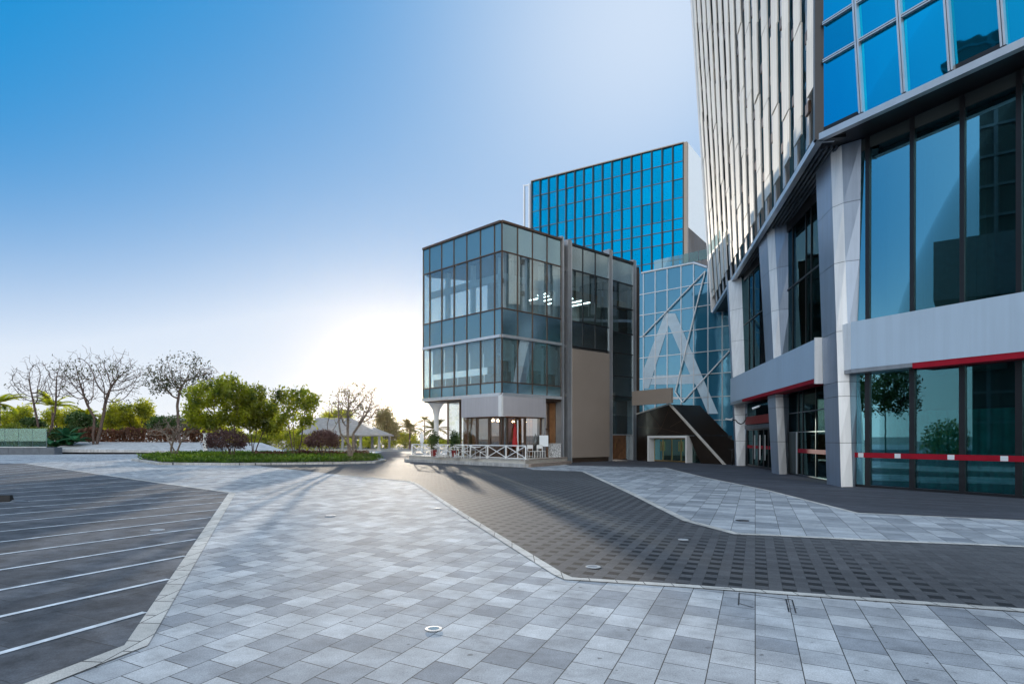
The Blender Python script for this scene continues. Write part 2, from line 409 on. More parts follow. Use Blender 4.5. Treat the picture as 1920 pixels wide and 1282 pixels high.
e3 = Vector(a3) + (Vector(a3) - Vector(a2)) * 3; f3 = Vector(b3) + (Vector(b3) - Vector(b2)) * 3
kb.add([(*a2, .0106), (*b2, .0106), (*f3, .0106), (*e3, .0106)], [(0, 1, 2, 3)])
structure('kerb_strip', kb, M['kerb'])
# thin parking lines
lines = [((0, 1226), (272, 1148.6)), ((0, 1157.2), (315.5, 1086.5)), ((0, 1107.2), (346.5, 1042.8)), ((0, 1069.3), (367, 1011.4)), ((0, 1040), (383, 989)), ((0, 1016.5), (396.5, 970.3)),
         ((0, 996.9), (410, 955.5)), ((0, 980.3), (417, 941.7)), ((0, 965.9), (424, 931.4)), ((0, 953.8), (427, 924.5)), ((0, 943), (389, 919.5)), ((0, 933.5), (348, 913.6)), ((0, 925), (300, 907)), ((0, 917.5), (262, 901)),
         ((0, 910.8), (222, 895.8)), ((0, 904.6), (190, 891)), ((0, 899), (160, 886.5)), ((0, 893.8), (135, 882.8)), ((0, 889), (112, 879.4)), ((0, 884.6), (92, 876.4)), ((0, 880.6), (72, 873.6)), ((0, 877), (58, 871.4))]
lb = MB()
for p, q in lines:
    a = Vector(G(*p)[:2]); b = Vector(G(*q)[:2]); d = (b - a).normalized(); a = a - d * (3 + .4 * a.length); nn = Vector((-d.y, d.x)) * .038
    lb.add([(*(a - nn), .0112), (*(b - nn), .0112), (*(b + nn), .0112), (*(a + nn), .0112)], [(0, 1, 2, 3)])
structure('road_marking', lb, M['mark'])
# dark cut joints round a service cover in the near paving
cb = MB()
for p, q in [((1385, 1111), (1383.5, 1134)), ((1385, 1111.5), (1480, 1124)), ((1385, 1131), (1412, 1139)), ((1473, 1124), (1478, 1147)), ((1484, 1124), (1491, 1149)), ((1473, 1124), (1484, 1123.5)), ((1478, 1141), (1487, 1141)), ((1478, 1147), (1483, 1147))]:
    strip(cb, [G(*p)[:2], G(*q)[:2]], .013, .0035)
structure('paving_joint', cb, M['dark'])

# ================================================================== curtain wall helper
rnd = random.Random(7)
def pane(fa, r0, r1, z0, z1, mat, parent, name='window_pane', k=0.0, tilt=.004, th=.02, shear=None):
    """one glass pane, set a hair out of true like real glazing"""
    t = [rnd.uniform(-tilt, tilt) for _ in range(2)]
    def q(r, z, kk):
        kk = kk + t[0] * (r - (r0 + r1) / 2) + t[1] * (z - (z0 + z1) / 2)
        p = fa.p(r, k + kk, z)
        return shear(p, r) if shear else p
    a = [q(r0, z0, 0), q(r1, z0, 0), q(r1, z1, 0), q(r0, z1, 0)]; b = [q(r0, z0, -th), q(r1, z0, -th), q(r1, z1, -th), q(r0, z1, -th)]
    return MB().hexa(a, b).build(name, mat, parent)

# ================================================================== glass corner building (middle)
C = (-.667, 41.04)
FR = Face(C, unit(1.0783, 1), (.6801, -.7331)); FL = Face(C, unit(-.9617, 1), (-.7208, -.6931))
zt, z1, z2, z3, z4, z5, zs, zp = 15.6, 13.73, 10.07, 8.29, 5.34, 4.54, 3.14, .42
mid = thing('glass_building', (C[0], C[1], 0), 'teal glass corner block with shop fronts below, mid distance, beside the sunlit trees', 'building')
LW, RW = FL.run(794.0), FR.run(1192)
lm = [0.0] + [FL.run(x) for x in (927.4, 901, 875.6, 851.4, 828.4, 806)] + [LW]
rm = [0.0] + [FR.run(x) for x in (970.4, 998.2, 1025.5, 1051.9)]
rows = [(z1, zt, 'span'), (z2, z1, 'vis'), (z3, z2, 'span'), (z4, z3, 'vis'), (z5, z4, 'span')]
for fa, ms in ((FL, lm), (FR, rm)):
    for i in range(len(ms) - 1):
        for a, b, m in rows: pane(fa, ms[i], ms[i + 1], a, b, M[m], mid)
    for i, r in enumerate(ms):
        if i == 0: continue
        MB().fbox(fa, r - .03, r + .03, -.08, .045, z5 + .002, zt - .002).build('mullion', M['brownm'], mid)
    for z, w, m, k in ((z1, .035, 'brownm', .05), (z2, .035, 'brownm', .05), (z3, .09, 'alu', .13), (z4, .035, 'brownm', .05), (z5, .10, 'alu', .13), (zt + .02, .07, 'brownm', .12)):
        MB().fbox(fa, -.02 if fa is FR else .045, ms[-1], -.06, k, z - w, z + w).build('transom', M[m], mid)
mb = MB(); mb.hexa([FR.p(-.05, .05, z5), FR.p(.05, .05, z5), FL.p(.05, -.0, z5)], [FR.p(-.05, .05, zt), FR.p(.05, .05, zt), FL.p(.05, -.0, zt)]); mb.build('mullion', M['brownm'], mid)
# second glazed bay and third bay between the metal fins
s2 = [FR.run(x) for x in (1072, 1092.5, 1116, 1141)]; s3 = [FR.run(1147.5), FR.run(1186)]
for i in range(3):
    for a, b, m in ((z1, zt - .15, 'spandark'), (z2, z1, 'visd'), (z3, z2, 'spandark')): pane(FR, s2[i], s2[i + 1], a, b, M[m], mid)
for r in s2[1:3]: MB().fbox(FR, r - .028, r + .028, -.08, .045, z3, zt - .15).build('mullion', M['dark'], mid)
for z in (z1, z2, z3): MB().fbox(FR, s2[0], s2[3], -.06, .05, z - .035, z + .035).build('transom', M['dark'], mid)
MB().fbox(FR, s2[0], s2[3], -.3, .1, zt - .15, zt).build('roof_edge', M['dark'], mid)
r3 = [(z1, zt - .2, 'spandark'), (11.8, z1, 'visd'), (z2 - .2, 11.8, 'visd'), (z3, z2 - .2, 'spandark'), (6.5, z3, 'spandark'), (z5 + .4, 6.5, 'spandark'), (2.0, z5 + .4, 'visd')]
for a, b, m in r3:
    pane(FR, s3[0], s3[1], a, b, M[m], mid)
    MB().fbox(FR, s3[0], s3[1], -.06, .05, a - .035, a + .035).build('transom', M['dark' if a > 3 else 'alu'], mid)
MB().fbox(FR, s3[0], s3[1], -.3, .1, zt - .2, zt).build('roof_edge', M['dark'], mid)
dr = MB().fbox(FR, s3[0], s3[1], -.35, -.30, .1, 1.96).build('door', M['wood'], mid)
MB().fbox(FR, s3[0] + .75, s3[0] + .79, -.30, -.24, .9, 1.35).build('handle', M['gold'], dr)
MB().fbox(FR, s3[1] - .45, s3[1] - .02, -.29, -.27, .1, 1.96).build('side_light', M['vis'], mid)
# vertical metal fins, and brown reveals between
for a, b, top, k in ((1051.9, 1057, .3, .06), (1064, 1072, .2, .06), (1141, 1147.5, .42, .08), (1186, 1192, .2, .08)):
    MB().fbox(FR, FR.run(a), FR.run(b) - .12, -.5, k, 0.0, zt + top).build('fin', M['grey'], mid)
    MB().fbox(FR, FR.run(b) - .118, FR.run(b), -.5, k - .02, 0.0, zt + top - .03).build('fin_edge', M['alu'], mid)
MB().fbox(FR, FR.run(1057) - .1, FR.run(1064) + .1, -1.1, -.51, 0.0, zt - .2).build('recess_wall', M['brown'], mid)
MB().fbox(FR, s2[0], s2[3], -.12, .10, zp - .08, FR.h(1073, 653) - .03).build('banner_panel', M['beige'], mid)
MB().fbox(FR, s2[0], s2[3], -.12, .0, 0.0, zp - .085).build('plinth', M['brown'], mid)
# end wall and roof
plan = [FR.p(.12, -.32, 0)[:2], FR.p(RW + .1, -.32, 0)[:2], FR.p(RW + .1, -1.9, 0)[:2], FL.p(LW - .05, -.1, 0)[:2], FL.p(.3, -.1, 0)[:2]]
MB().prism(plan, zt - .3, zt - .12).build('roof', M['dark'], mid)
MB().fbox(FR, RW + .12, RW + .9, -1.9, -.32, zt - .3, zt - .12).build('roof_overhang', M['dark'], mid)
MB().fbox(FR, RW + .9, RW + .96, -1.9, -.35, zt - .62, zt - .05).build('roof_edge', M['dark'], mid)
# inside: slabs, posts, blinds, ceiling tubes, rear walls
plan = [FR.p(.15, -.14, 0)[:2], FR.p(RW - .06, -.14, 0)[:2], FR.p(RW - .06, -1.75, 0)[:2], FL.p(LW - .2, -.14, 0)[:2], FL.p(.3, -.14, 0)[:2]]
for z in (z3 - .35, z5 - .0, z1 - .35): MB().prism(plan, z + .16, z + .4).build('floor_slab', M['ceil'], mid)
qa, qb = FR.p(RW - .2, -1.6, 0)[:2], FR.p(3.6, -5.6, 0)[:2]
MB().prism([qa, qb, (qb[0] + .05, qb[1] + .14), (qa[0] + .05, qa[1] + .14)], z5 + .4, zt - .5).build('inner_wall', M['room'], mid)
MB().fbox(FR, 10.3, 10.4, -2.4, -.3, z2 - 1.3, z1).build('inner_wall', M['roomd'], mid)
MB().fbox(FR, s3[0] - .6, s3[1] + .1, -1.9, -1.8, z2 - 1.4, 11.8).build('inner_wall', M['roomw'], mid)
MB().fbox(FR, 5.9, s3[1], -.9, -.6, 11.9, 12.5).build('ceiling_beam', M['warm'], mid)
for i, r in enumerate(rm[1:]):
    MB().fbox(FR, r - .30, r - .06, -.55, -.25, z3, z1).build('inner_post', M['roomw'], mid)
    MB().fbox(FR, r - .30, r - .06, -.55, -.25, z5, z3 - .4).build('inner_post', M['roomw'], mid)
MB().fbox(FR, .4, rm[-1] - .1, -.52, -.28, 12.0, 12.45).build('ceiling_beam', M['roomw'], mid)
MB().fbox(FL, .4, LW - .2, -.62, -.38, 12.0, 12.45).build('ceiling_beam', M['roomw'], mid)
for i, r in enumerate(lm[1:-1]):
    if i % 2 == 0:
        MB().fbox(FL, r - .12, r + .12, -.7, -.4, z3, z1).build('inner_post', M['roomw'], mid)
for i in range(4):
    MB().fbox(FR, rm[i] + .10, rm[i + 1] - .32, -.26, -.22, (6.75, 6.5, 6.3, 6.15)[i], z3 - .05).build('blind', M['blind'], mid)
    MB().fbox(FR, rm[i] + .04, rm[i + 1] - .04, -.34, -.30, z4 + .02, z4 + .75).build('shelf', M['wood'], mid)
for i in range(1, 6):
    MB().fbox(FL, lm[i] + .06, lm[i + 1] - .06, -.26, -.22, 6.45 - .02 * i, z3 - .05).build('blind', M['blind'], mid)
    MB().fbox(FL, lm[i] + .05, lm[i + 1] - .05, -.34, -.30, z4 + .02, z4 + .62).build('shelf', M['warm'], mid)
for r, k0, k1 in ((4.9, -1.6, -.8), (5.6, -3.2, -1.2), (6.5, -2.9, -.7), (7.5, -3.2, -.6), (8.5, -2.9, -.6), (9.4, -2.6, -.6)):
    MB().fbox(FR, r - .035, r + .035, k0, k1, 11.84, 11.9).build('ceiling_light', M['tube'], mid)
MB().fbox(FR, .3, rm[-1] - .1, -.75, -.65, z4 + .02, z3 - 1.15).build('inner_wall', M['warm'], mid)
MB().fbox(FR, RW + .005, FR.run(1203), -1.9, -.2, 0, zt - .32).build('end_pier', M['brown'], mid)
for r, k in ((2.2, -1.3), (2.7, -2.0), (3.1, -2.6)):
    p = FR.p(r, k, 11.6); MB().lathe(p, [(.05, -.05), (.07, 0), (.05, .05)], 8).build('ceiling_light', M['tube'], mid)
# ground floor: sign boxes, soffit, shop windows
l868 = FL.run(868); r1020 = FR.run(1020.5)
MB().fbox(FL, .16, l868, -.2, .14, zs, z5 - .105).build('sign_panel', M['signl'], mid)
MB().fbox(FL, -.14, .155, -.2, .145, zs - .02, z5 - .105).build('sign_edge', M['white'], mid)
MB().fbox(FR, .02, r1020, -.2, .14, zs, z5 - .105).build('sign_panel', M['signl'], mid)
MB().hexa([FL.p(.3, -.01, z5 - .2), FL.p(LW - .1, -.01, z5 - .2), FL.p(LW - .1, -5, z5 - .2), FL.p(.3, -5, z5 - .2)], [FL.p(.3, -.01, z5 - .12), FL.p(LW - .1, -.01, z5 - .12), FL.p(LW - .1, -5, z5 - .12), FL.p(.3, -5, z5 - .12)]).build('soffit', M['brown'], mid)
MB().fbox(FR, r1020, rm[-1], -2.4, -.01, z5 - .25, z5 - .12).build('soffit', M['brown'], mid)
def shopwin(fa, a, b, k, za, zb, fr='brownm', w=.055, glass='shop'):
    f = MB()
    f.fbox(fa, a, a + w, k - .1, k + .03, za, zb); f.fbox(fa, b - w, b, k - .1, k + .03, za, zb)
    f.fbox(fa, a + w, b - w, k - .1, k + .03, za, za + w); f.fbox(fa, a + w, b - w, k - .1, k + .03, zb - w, zb)
    o = f.build('shop_window', M[fr], mid)
    pane(fa, a + w, b - w, za + w, zb - w, M[glass], o, 'pane', k=k - .03)
lx = [FL.run(x) for x in (938, 912.5, 889, 871, 850, 826.5)]
shopwin(FL, lx[0], lx[1], -.22, 1.05, zs - .02, w=.09); shopwin(FL, lx[1] + .005, lx[2], -.22, 1.05, zs - .02, w=.09); shopwin(FL, lx[2] + .005, lx[3], -.22, zp, zs - .02)
shopwin(FL, lx[3] + .01, lx[4], -.6, zp, z5 - .22); shopwin(FL, lx[4] + .005, lx[5], -.6, zp, z5 - .22)
MB().fbox(FL, lx[0] - .02, lx[2], -.32, -.2, zp, 1.045).build('window_apron', M['brown'], mid)
rx = [FR.run(x) for x in (942, 955, 974, 989, 1000, 1019)]
shopwin(FR, rx[0], rx[1], -.22, zp, zs - .02, glass='vis'); shopwin(FR, rx[1] + .01, rx[2], -.22, zp, zs - .02, w=.08); shopwin(FR, rx[2] + .01, rx[3], -.22, zp, zs - .02, w=.08); shopwin(FR, rx[3] + .01, rx[5], -.22, zp, zs - .02, w=.06)
shopwin(FR, r1020 + .03, rm[-1] - .25, -.9, zp, 2.35); shopwin(FR, r1020 + .03, rm[-1] - .25, -.9, 2.36, z5 - .27)
MB().fbox(FR, r1020 - .08, r1020 + .02, -1, .1, zp, z5 - .12).build('pier', M['grey'], mid)
# cafe room
MB().fbox(FR, .6, rm[-1] + .2, -4.7, -4.6, zp, z5 - .2).build('inner_wall', M['warm'], mid)
MB().fbox(FR, 5.6, 5.75, -4.6, -.6, zp, z5 - .2).build('inner_wall', M['warm'], mid)
MB().fbox(FR, 0.5, rm[-1], -4.6, -.35, z5 - .32, z5 - .26).build('cafe_ceiling', M['brown'], mid)
lat = MB()
for i in range(9):
    lat.fbox(FR, 3.3 + i * .27, 3.34 + i * .27, -2.5, -2.44, zp, z5 - .4)
for i in range(8):
    lat.fbox(FR, 3.3, 5.5, -2.43, -2.37, zp + .3 + i * .42, zp + .34 + i * .42)
lat.build('timber_lattice', M['wood'], mid)
MB().fbox(FR, .7, 3.6, -3.4, -2.8, zp, zp + 1.05).build('counter', M['wood'], mid)
for r, k in ((4.0, -3.2), (4.6, -3.4), (5.0, -3.0), (1.2, -2.2), (2.0, -2.6)):  # added glowing fill that warms and brightens the room, no real fittings
    p = FR.p(r, k, 2.9); MB().lathe(p, [(.02, .14), (.10, .0), (.08, -.03)], 10).build('cafe_fill_light', M['warmfill'], mid)

# terrace with its two brown steps
Q = G(985, 875.6)[:2]; P2 = ((767 - CX) / F * 48, 48.0); RQ = G(1064, 869)[:2]
ter = thing('cafe_terrace', (Q[0], Q[1], 0), 'low cream stone terrace with two brown steps under the cafe windows', 'terrace')
rr = FR.p(FR.run(1066), .3, 0)
poly = [Q, RQ, FR.p(FR.run(1064), -.05, 0)[:2], FR.p(0, -8.2, 0)[:2], FL.p(LW + 2.2, -4, 0)[:2], P2]
mb = MB(); mb.prism([(p[0], p[1]) for p in poly], .0, zp - .01); o = mb.build('platform', M['stone'], ter)
Qa = Vector(Q); dl = (Vector(P2) - Qa).normalized(); nl = Vector((-dl.y, dl.x));
if nl.y > 0: nl = -nl
mb = MB(); e = [Qa + nl * .04, Vector(P2) + nl * .04, Vector(P2) - nl * .3, Qa - nl * .3]; mb.prism(e, zp - .008, zp + .03); mb.build('coping', M['slabw'], ter)
mb = MB(); e = [Qa + nl * .42 + dl * -.3, Vector(P2) + nl * .42, Vector(P2) + nl * .003, Qa + nl * .003 + dl * -.3]; mb.prism(e, 0, .2); mb.build('step', M['slabw'], ter)
dv = (Vector(RQ) - Qa).normalized(); nv = Vector((dv.y, -dv.x)); L1 = (Vector(RQ) - Qa).length
mb = MB(); mb.prism([Qa + nv * .004 - dv * .1, Qa + dv * L1 + nv * .004, Qa + dv * (L1 - .25) + nv * .42, Qa + nv * .42 - dv * .1], 0, .205); mb.build('step', M['stepb'], ter)
mb = MB(); mb.prism([Qa + nv * .03, Qa + dv * L1 + nv * .03, Qa + dv * L1 - nv * .3, Qa - nv * .3], zp - .007, zp + .028); mb.build('coping', M['stepb'], ter)
# white cross braced railing on the terrace edge
rl = thing('railing', (Q[0], Q[1], zp), 'white cross braced timber railing along the cafe terrace edge', 'railing')
span = (Vector(P2) - Qa).length; NP = 7
rp = []
for i in range(NP + 1):
    t = i / NP; t = t ** 1.0
    q = Qa + dl * (.15 + (span - .3) * t) - nl * .16; rp.append((q.x, q.y))
for q in rp: MB().box(q[0] - .035, q[0] + .035, q[1] - .035, q[1] + .035, zp + .03, zp + .82).build('post', M['white'], rl)
for a, b in zip(rp[:-1], rp[1:]):
    MB().bar((*a, zp + .85), (*b, zp + .85), .055).build('rail', M['white'], rl)
    MB().bar((*a, zp + .09), (*b, zp + .09), .045).build('rail', M['white'], rl)
    MB().bar((*a, zp + .11), (*b, zp + .82), .04).build('brace', M['white'], rl)
    MB().bar((*a, zp + .82), (*b, zp + .11), .04).build('brace', M['white'], rl)

# ================================================================== blue tower behind
Y0 = 125.0; X0 = (1289 - CX) / F * Y0
TF = Face((X0, Y0), unit(-1.549, 1), (-.5424, -.8401)); TS = Face((X0, Y0), (.5424, .8401), (.8401, -.5424))
tow = thing('office_tower', (X0, Y0, 0), 'tall blue glass slab tower with a white end wall, rising behind the teal block', 'building')
ra, rb = TF.run(1282), TF.run(997.8); NB = 16; ys = [268.3, 301.6, 334.3, 369.6, 408.6, 428.7, 452.8, 485, 520]
zz = [EYE + (HZ - y) / F * TF.depth(1282) for y in ys] + [0.5]
ms = [ra + (rb - ra) * i / NB for i in range(NB + 1)]
low = MB()
for i in range(NB):
    for j in range(6): pane(TF, ms[i], ms[i + 1], zz[j + 1], zz[j], M['blue'], tow, tilt=.022)
    for j in (6, 7, 8): low.fbox(TF, ms[i], ms[i + 1], -.02, rnd.uniform(0, .02), zz[j + 1], zz[j])
MB().fbox(TF, ra - .1, rb + .1, -.3, .42, zz[0] - .09, zz[0] + .1).build('roof_edge', M['beige'], tow)
tag(low.build('window_panes', M['blue'], tow), kind='stuff')
for r in ms: MB().fbox(TF, r - .11, r + .11, -.2, .34, .5, zz[0] - .1).build('mullion', M['dark'], tow)
for z in zz[:9]: MB().fbox(TF, ra, rb, -.1, .12, z - .07, z + .07).build('transom', M['brownm'], tow)
ztop = EYE + (HZ - 266.5) / F * Y0
MB().fbox(TF, 0, ra - .125, -20, .3, .0, ztop).build('corner_pier', M['beige'], tow)
MB().fbox(TF, ra - .12, rb, -20, -.25, .0, ztop - .3).build('core', M['roomd'], tow)
zmid = EYE + (HZ - 425) / F * Y0
MB().fbox(TS, .5, 26, -3, .04, zmid, ztop - .002).build('end_wall', M['whitew'], tow)
MB().fbox(TS, .5, 26, -3, .0, 0, zmid - .01).build('end_wall', M['grey'], tow)
fr = MB()
for k in (0.6, 2.0): fr.fbox(TF, rb + k, rb + k + .35, -.3, .1, 0, zz[0] - .3)
for z in (zz[0] - .65, zz[0] - 10.5): fr.fbox(TF, rb + .36 + .6, rb + 1.99, -.2, 0, z, z + .3)
fr.build('outrigger_frame', M['alu'], tow)

# ================================================================== atrium wall with the white letter
AO = ((1203 - CX) / F * 58.5, 58.5); AF = Face(AO, (.7241, -.6897), (-.6897, -.7241))
atr = thing('glass_atrium', (AO[0], AO[1], 0), 'sky blue glass atrium wall with slanted steel lines and a large white A', 'building')
ax = [AF.run(x) for x in (1197, 1206.9, 1229, 1251.5, 1277.4, 1300.9, 1327.7, 1354.6, 1385)]
za = [EYE + (HZ - y) / F * AF.depth(1205) for y in (512, 552, 591, 631, 671, 710, 750, 790, 826)] + [.06]
RE = AF.run(1385)
def atop(r):
    r1, r2, r3 = AF.run(1203), AF.run(1301), AF.run(1326)
    a, b, c = AF.h(1203, 512), AF.h(1301, 493), AF.h(1326, 501.5)
    if r < r2: return a + (b - a) * (r - r1) / (r2 - r1)
    return b + (c - b) * (r - r2) / (r3 - r2)
for i in range(len(ax) - 1):
    for j in range(len(za) - 1):
        if j == 0:
            a = [AF.p(ax[i], 0, za[1]), AF.p(ax[i + 1], 0, za[1]), AF.p(ax[i + 1], 0, max(za[1] + .05, atop(ax[i + 1]))), AF.p(ax[i], 0, atop(ax[i]))]
            MB().slab(a, (-AF.n[0] * .02, -AF.n[1] * .02, 0)).build('window_pane', M['atr'], atr)
        else: pane(AF, ax[i], ax[i + 1], za[j + 1], za[j], M['atr'], atr, tilt=.012)
    if i: MB().fbox(AF, ax[i] - .04, ax[i] + .04, -.1, .07, .05, atop(ax[i]) - .01).build('mullion', M['alu'], atr)
for z in za[1:]: MB().fbox(AF, ax[0], ax[-1], -.1, .06, z - .035, z + .035).build('transom', M['alu'], atr)
MB().fbox(AF, ax[0] - 7, ax[-1] + 12, -9, -.12, .0, za[1] - .2).build('core', M['roomd'], atr)  # lengthened unseen past both ends to block low sun and bright sky reflections
tp = MB()
for a, b in ((1203, 1301), (1301, 1326)):
    ya, yb = {1203: 512, 1301: 493, 1326: 501.5}[a], {1203: 512, 1301: 493, 1326: 501.5}[b]
    tp.tube(AF.pp(a, ya, .02), AF.pp(b, yb, .02), .10, k=6)
tp.build('roof_edge', M['alu'], atr)
for p, q in (((1206, 631), (1324, 509)), ((1323.5, 509), (1267.3, 735)), ((1281, 754), (1369, 658)), ((1267.3, 735), (1281, 754))):
    MB().tube(AF.pp(*p, .14), AF.pp(*q, .14), .055, k=6).build('brace', M['panelw'], atr)
zq = lambda x, y: (1170 + x / 2.98, 470 + y / 2.98)
def film(pts, name='letter_stroke'):
    a = [AF.pp(*zq(*p), .022) for p in pts]
    return MB().slab(a, (AF.n[0] * .012, AF.n[1] * .012, 0))
lt = MB()
for pts in ([(230, 350), (262, 350), (250, 415), (160, 700), (138, 770), (113, 770), (113, 655)], [(262, 350), (287, 350), (527, 910), (470, 910), (398, 742), (370, 690), (250, 415)], [(163, 697), (370, 690), (398, 742), (147, 748)]):
    a = [AF.pp(*zq(*p), .022) for p in pts]; lt.slab(a, (AF.n[0] * .012, AF.n[1] * .012, 0))
lt.build('letter', M['letter'], atr)
gl = MB(); r1, r2 = AF.run(1216), AF.run(1318)
for i in range(6):
    a, b = r1 + (r2 - r1) * i / 6 + .03, r1 + (r2 - r1) * (i + 1) / 6 - .03
    pane(AF, a, b, za[0] + .35, za[0] + 1.2, M['rail'], atr, 'balustrade_pane', k=-.9)

# entrance portal
pa, pb = G(1195, 863.5), G(1361, 870.8); PF = Face(pa[:2], unit(pb[0] - pa[0], pb[1] - pa[1]), (unit(pb[0] - pa[0], pb[1] - pa[1])[1], -unit(pb[0] - pa[0], pb[1] - pa[1])[0]))
por = thing('entrance_portal', (pa[0], pa[1], 0), 'folded dark bronze entrance porch with white framed doors before the blue atrium', 'entrance')
bk = (-PF.n[0] * 3, -PF.n[1] * 3, 0)
def pz(px, py): return PF.p(PF.run(px), 0, max(0.0, PF.h(px, py)))
pp = MB()
for pts in ([(1195, 863.5), (1215.5, 864.4), (1215.5, 770.7), (1195, 777)], [(1215.5, 816), (1292, 816), (1310.4, 816), (1257, 758), (1215.5, 770.7)], [(1292, 817), (1310.6, 816.3), (1361, 870.8), (1314, 868.6)]):
    q = [pz(*p) for p in pts]
    for i in (0, 1):
        if abs(pts[i][1] - 864) < 8 and q[i][2] < .2: q[i] = (q[i][0], q[i][1], 0.0)
    pp.slab(q, bk)
pp.build('shell', M['portal'], por)
MB().slab([PF.p(PF.run(1254.5), .03, PF.h(1254.5, 756.5)), PF.p(PF.run(1258.5), .03, PF.h(1258.5, 756.5)), PF.p(PF.run(1363), .03, .0), PF.p(PF.run(1358), .03, .0)], (PF.n[0] * .12, PF.n[1] * .12, 0)).build('edge_trim', M['stone'], por)
MB().slab([PF.p(PF.run(1195), .03, PF.h(1195, 777)), PF.p(PF.run(1195), .03, PF.h(1195, 775)), PF.p(PF.run(1254), .03, PF.h(1254, 756.8)), PF.p(PF.run(1254), .03, PF.h(1254, 758.8))], (PF.n[0] * .1, PF.n[1] * .1, 0)).build('edge_trim', M['stone'], por)
sm = MB()
for p, q in (((1197, 800), (1240, 803)), ((1240, 803), (1257, 760)), ((1240, 803), (1230, 815)), ((1240, 803), (1290, 815)), ((1215, 771), (1240, 803)), ((1257, 800), (1280, 787))):
    sm.tube(PF.pp(*p, .012), PF.pp(*q, .012), .012, k=4)
sm.build('panel_seam', M['brownm'], por)
zd = PF.h(1250, 816) - .02
r0, r1 = PF.run(1216), PF.run(1290)
f = MB(); f.fbox(PF, r0, r0 + .18, -.5, .12, 0, zd); f.fbox(PF, r1 - .14, r1, -.5, .12, 0, zd); f.fbox(PF, r0 + .18, r1 - .14, -.5, .12, zd - .16, zd); f.build('door_frame', M['white'], por)
n = 4; w = (r1 - r0 - .34) / n
for i in range(n):
    a = r0 + .19 + i * w; f = MB()
    f.fbox(PF, a, a + .05, -.45, -.40, .02, zd - .17); f.fbox(PF, a + w - .06, a + w - .01, -.45, -.40, .02, zd - .17); f.fbox(PF, a + .05, a + w - .06, -.45, -.40, .02, .12); f.fbox(PF, a + .05, a + w - .06, -.45, -.40, zd - .25, zd - .17)
    d = f.build('door', M['gold'], por)
    pane(PF, a + .05, a + w - .06, .12, zd - .25, M['teal'], d, 'pane', k=-.42)
    MB().fbox(PF, a + (w - .2 if i % 2 == 0 else .12), a + (w - .16 if i % 2 == 0 else .16), -.40, -.33, .8, 1.5).build('handle', M['gold'], d)
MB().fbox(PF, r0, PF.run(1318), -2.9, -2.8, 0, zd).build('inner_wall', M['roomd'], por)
q = [PF.p(PF.run(1292.5), -.3, PF.h(1292, 822)), PF.p(PF.run(1312.5), -.3, .02), PF.p(PF.run(1292.5), -.3, .02)]
MB().slab(q, (-PF.n[0] * .03, -PF.n[1] * .03, 0)).build('side_glass', M['rail'], por)
mb = MB(); mb.tube(PF.p(PF.run(1292.5), -.2, PF.h(1292, 820)), PF.p(PF.run(1313.5), -.2, .02), .05, k=6); mb.build('glass_frame', M['alu'], por)
sa, sb = PF.run(1193.5), PF.run(1267)
bb = MB(); bb.fbox(PF, sa, sb, .25, .45, PF.h(1230, 758), PF.h(1230, 730.5)); sgn = bb.build('name_board', M['beige'], loc=PF.p((sa + sb) / 2, .35, PF.h(1230, 758)))
tag(sgn, 'blank taupe board above the dark bronze entrance porch', 'sign board')
bp = MB(); bp.fbox(PF, sa + .4, sa + .5, -.6, .25, PF.h(1230, 750), PF.h(1230, 746)); bp.fbox(PF, sb - .5, sb - .4, -.6, .25, PF.h(1230, 750), PF.h(1230, 746)); bp.build('bracket', M['alu'], sgn)

# ================================================================== the bright dusty air towards the sun
hz = NT('thin bright haze'); hz.t.nodes.remove(hz.b)
pv_ = hz.n('VolumePrincipled', {'Color': c3(1.0, .80, .52), 'Density': HAZE, 'Anisotropy': .9}); hz.put(hz.out.inputs['Volume'], pv_.outputs[0])
if HAZE: tag(MB().box(-260, 260, -60, 420, -1, 75).build('haze', hz.m, loc=(0, 0, 0)), 'thin bright haze over the whole plaza', 'haze', kind='stuff')
# ================================================================== main tower on the right
ZS = 12.2
PL = Face((11.62, 22.67), (.1403, .9901), (-.9901, .1403)); PR = Face((12.04, 22.4), (.453, -.8915), (-.8915, -.453))
main = thing('slatted_tower', (11.9, 22.5, 0), 'large tower at right, leaning skin of pale vertical slats over blue glass and silver columns', 'building')
PLg, PRg = PL.off(-.6), PR.off(-.3)
rfar, rend = PL.run(1380) + .4, PR.run(1990) + .6
# soffit outline
def on(px, py, z): 
    Y = (z - EYE) * F / (HZ - py); return ((px - CX) / F * Y, Y)
E0 = on(1538, 258, ZS); EF = on(1338, 585, ZS)
de = unit(E0[0] - EF[0], E0[1] - EF[1])
ED = unit(.536, -1); EL = math.hypot(EF[0] - E0[0], EF[1] - E0[1])
ER = (E0[0] + ED[0] * 9.5, E0[1] + ED[1] * 9.5)
SF = Face(E0, unit(EF[0] - E0[0], EF[1] - E0[1]), None); SF.n = (-SF.d[1], SF.d[0])
BF = Face(E0, ED, None); BF.n = (ED[1], -ED[0])
if BF.n[0] > 0: BF.n = (-BF.n[0], -BF.n[1])
if SF.n[0] > 0: SF.n = (-SF.n[0], -SF.n[1])
ZT = 40.0
def shS(p, r): return (p[0] - .066 * max(0, min(1, r / EL)) * (p[2] - ZS), p[1], p[2])
def shB(p, r):
    k = .062 * max(0, min(1, r / 1.2)) * (p[2] - ZS); return (p[0] - ED[0] * k, p[1] - ED[1] * k, p[2])
back = [(E0[0] + 22, E0[1] + 12), (EF[0] + 18, EF[1] + 2)]
mb = MB(); pts = [E0, EF, (EF[0] + 8, EF[1] - .4), (20, 22.5), (20, 12), (ER[0] + 6, ER[1])] + [ER]
mb.prism(pts, ZS + .02, ZS + .3); mb.build('soffit', M['dark'], main)
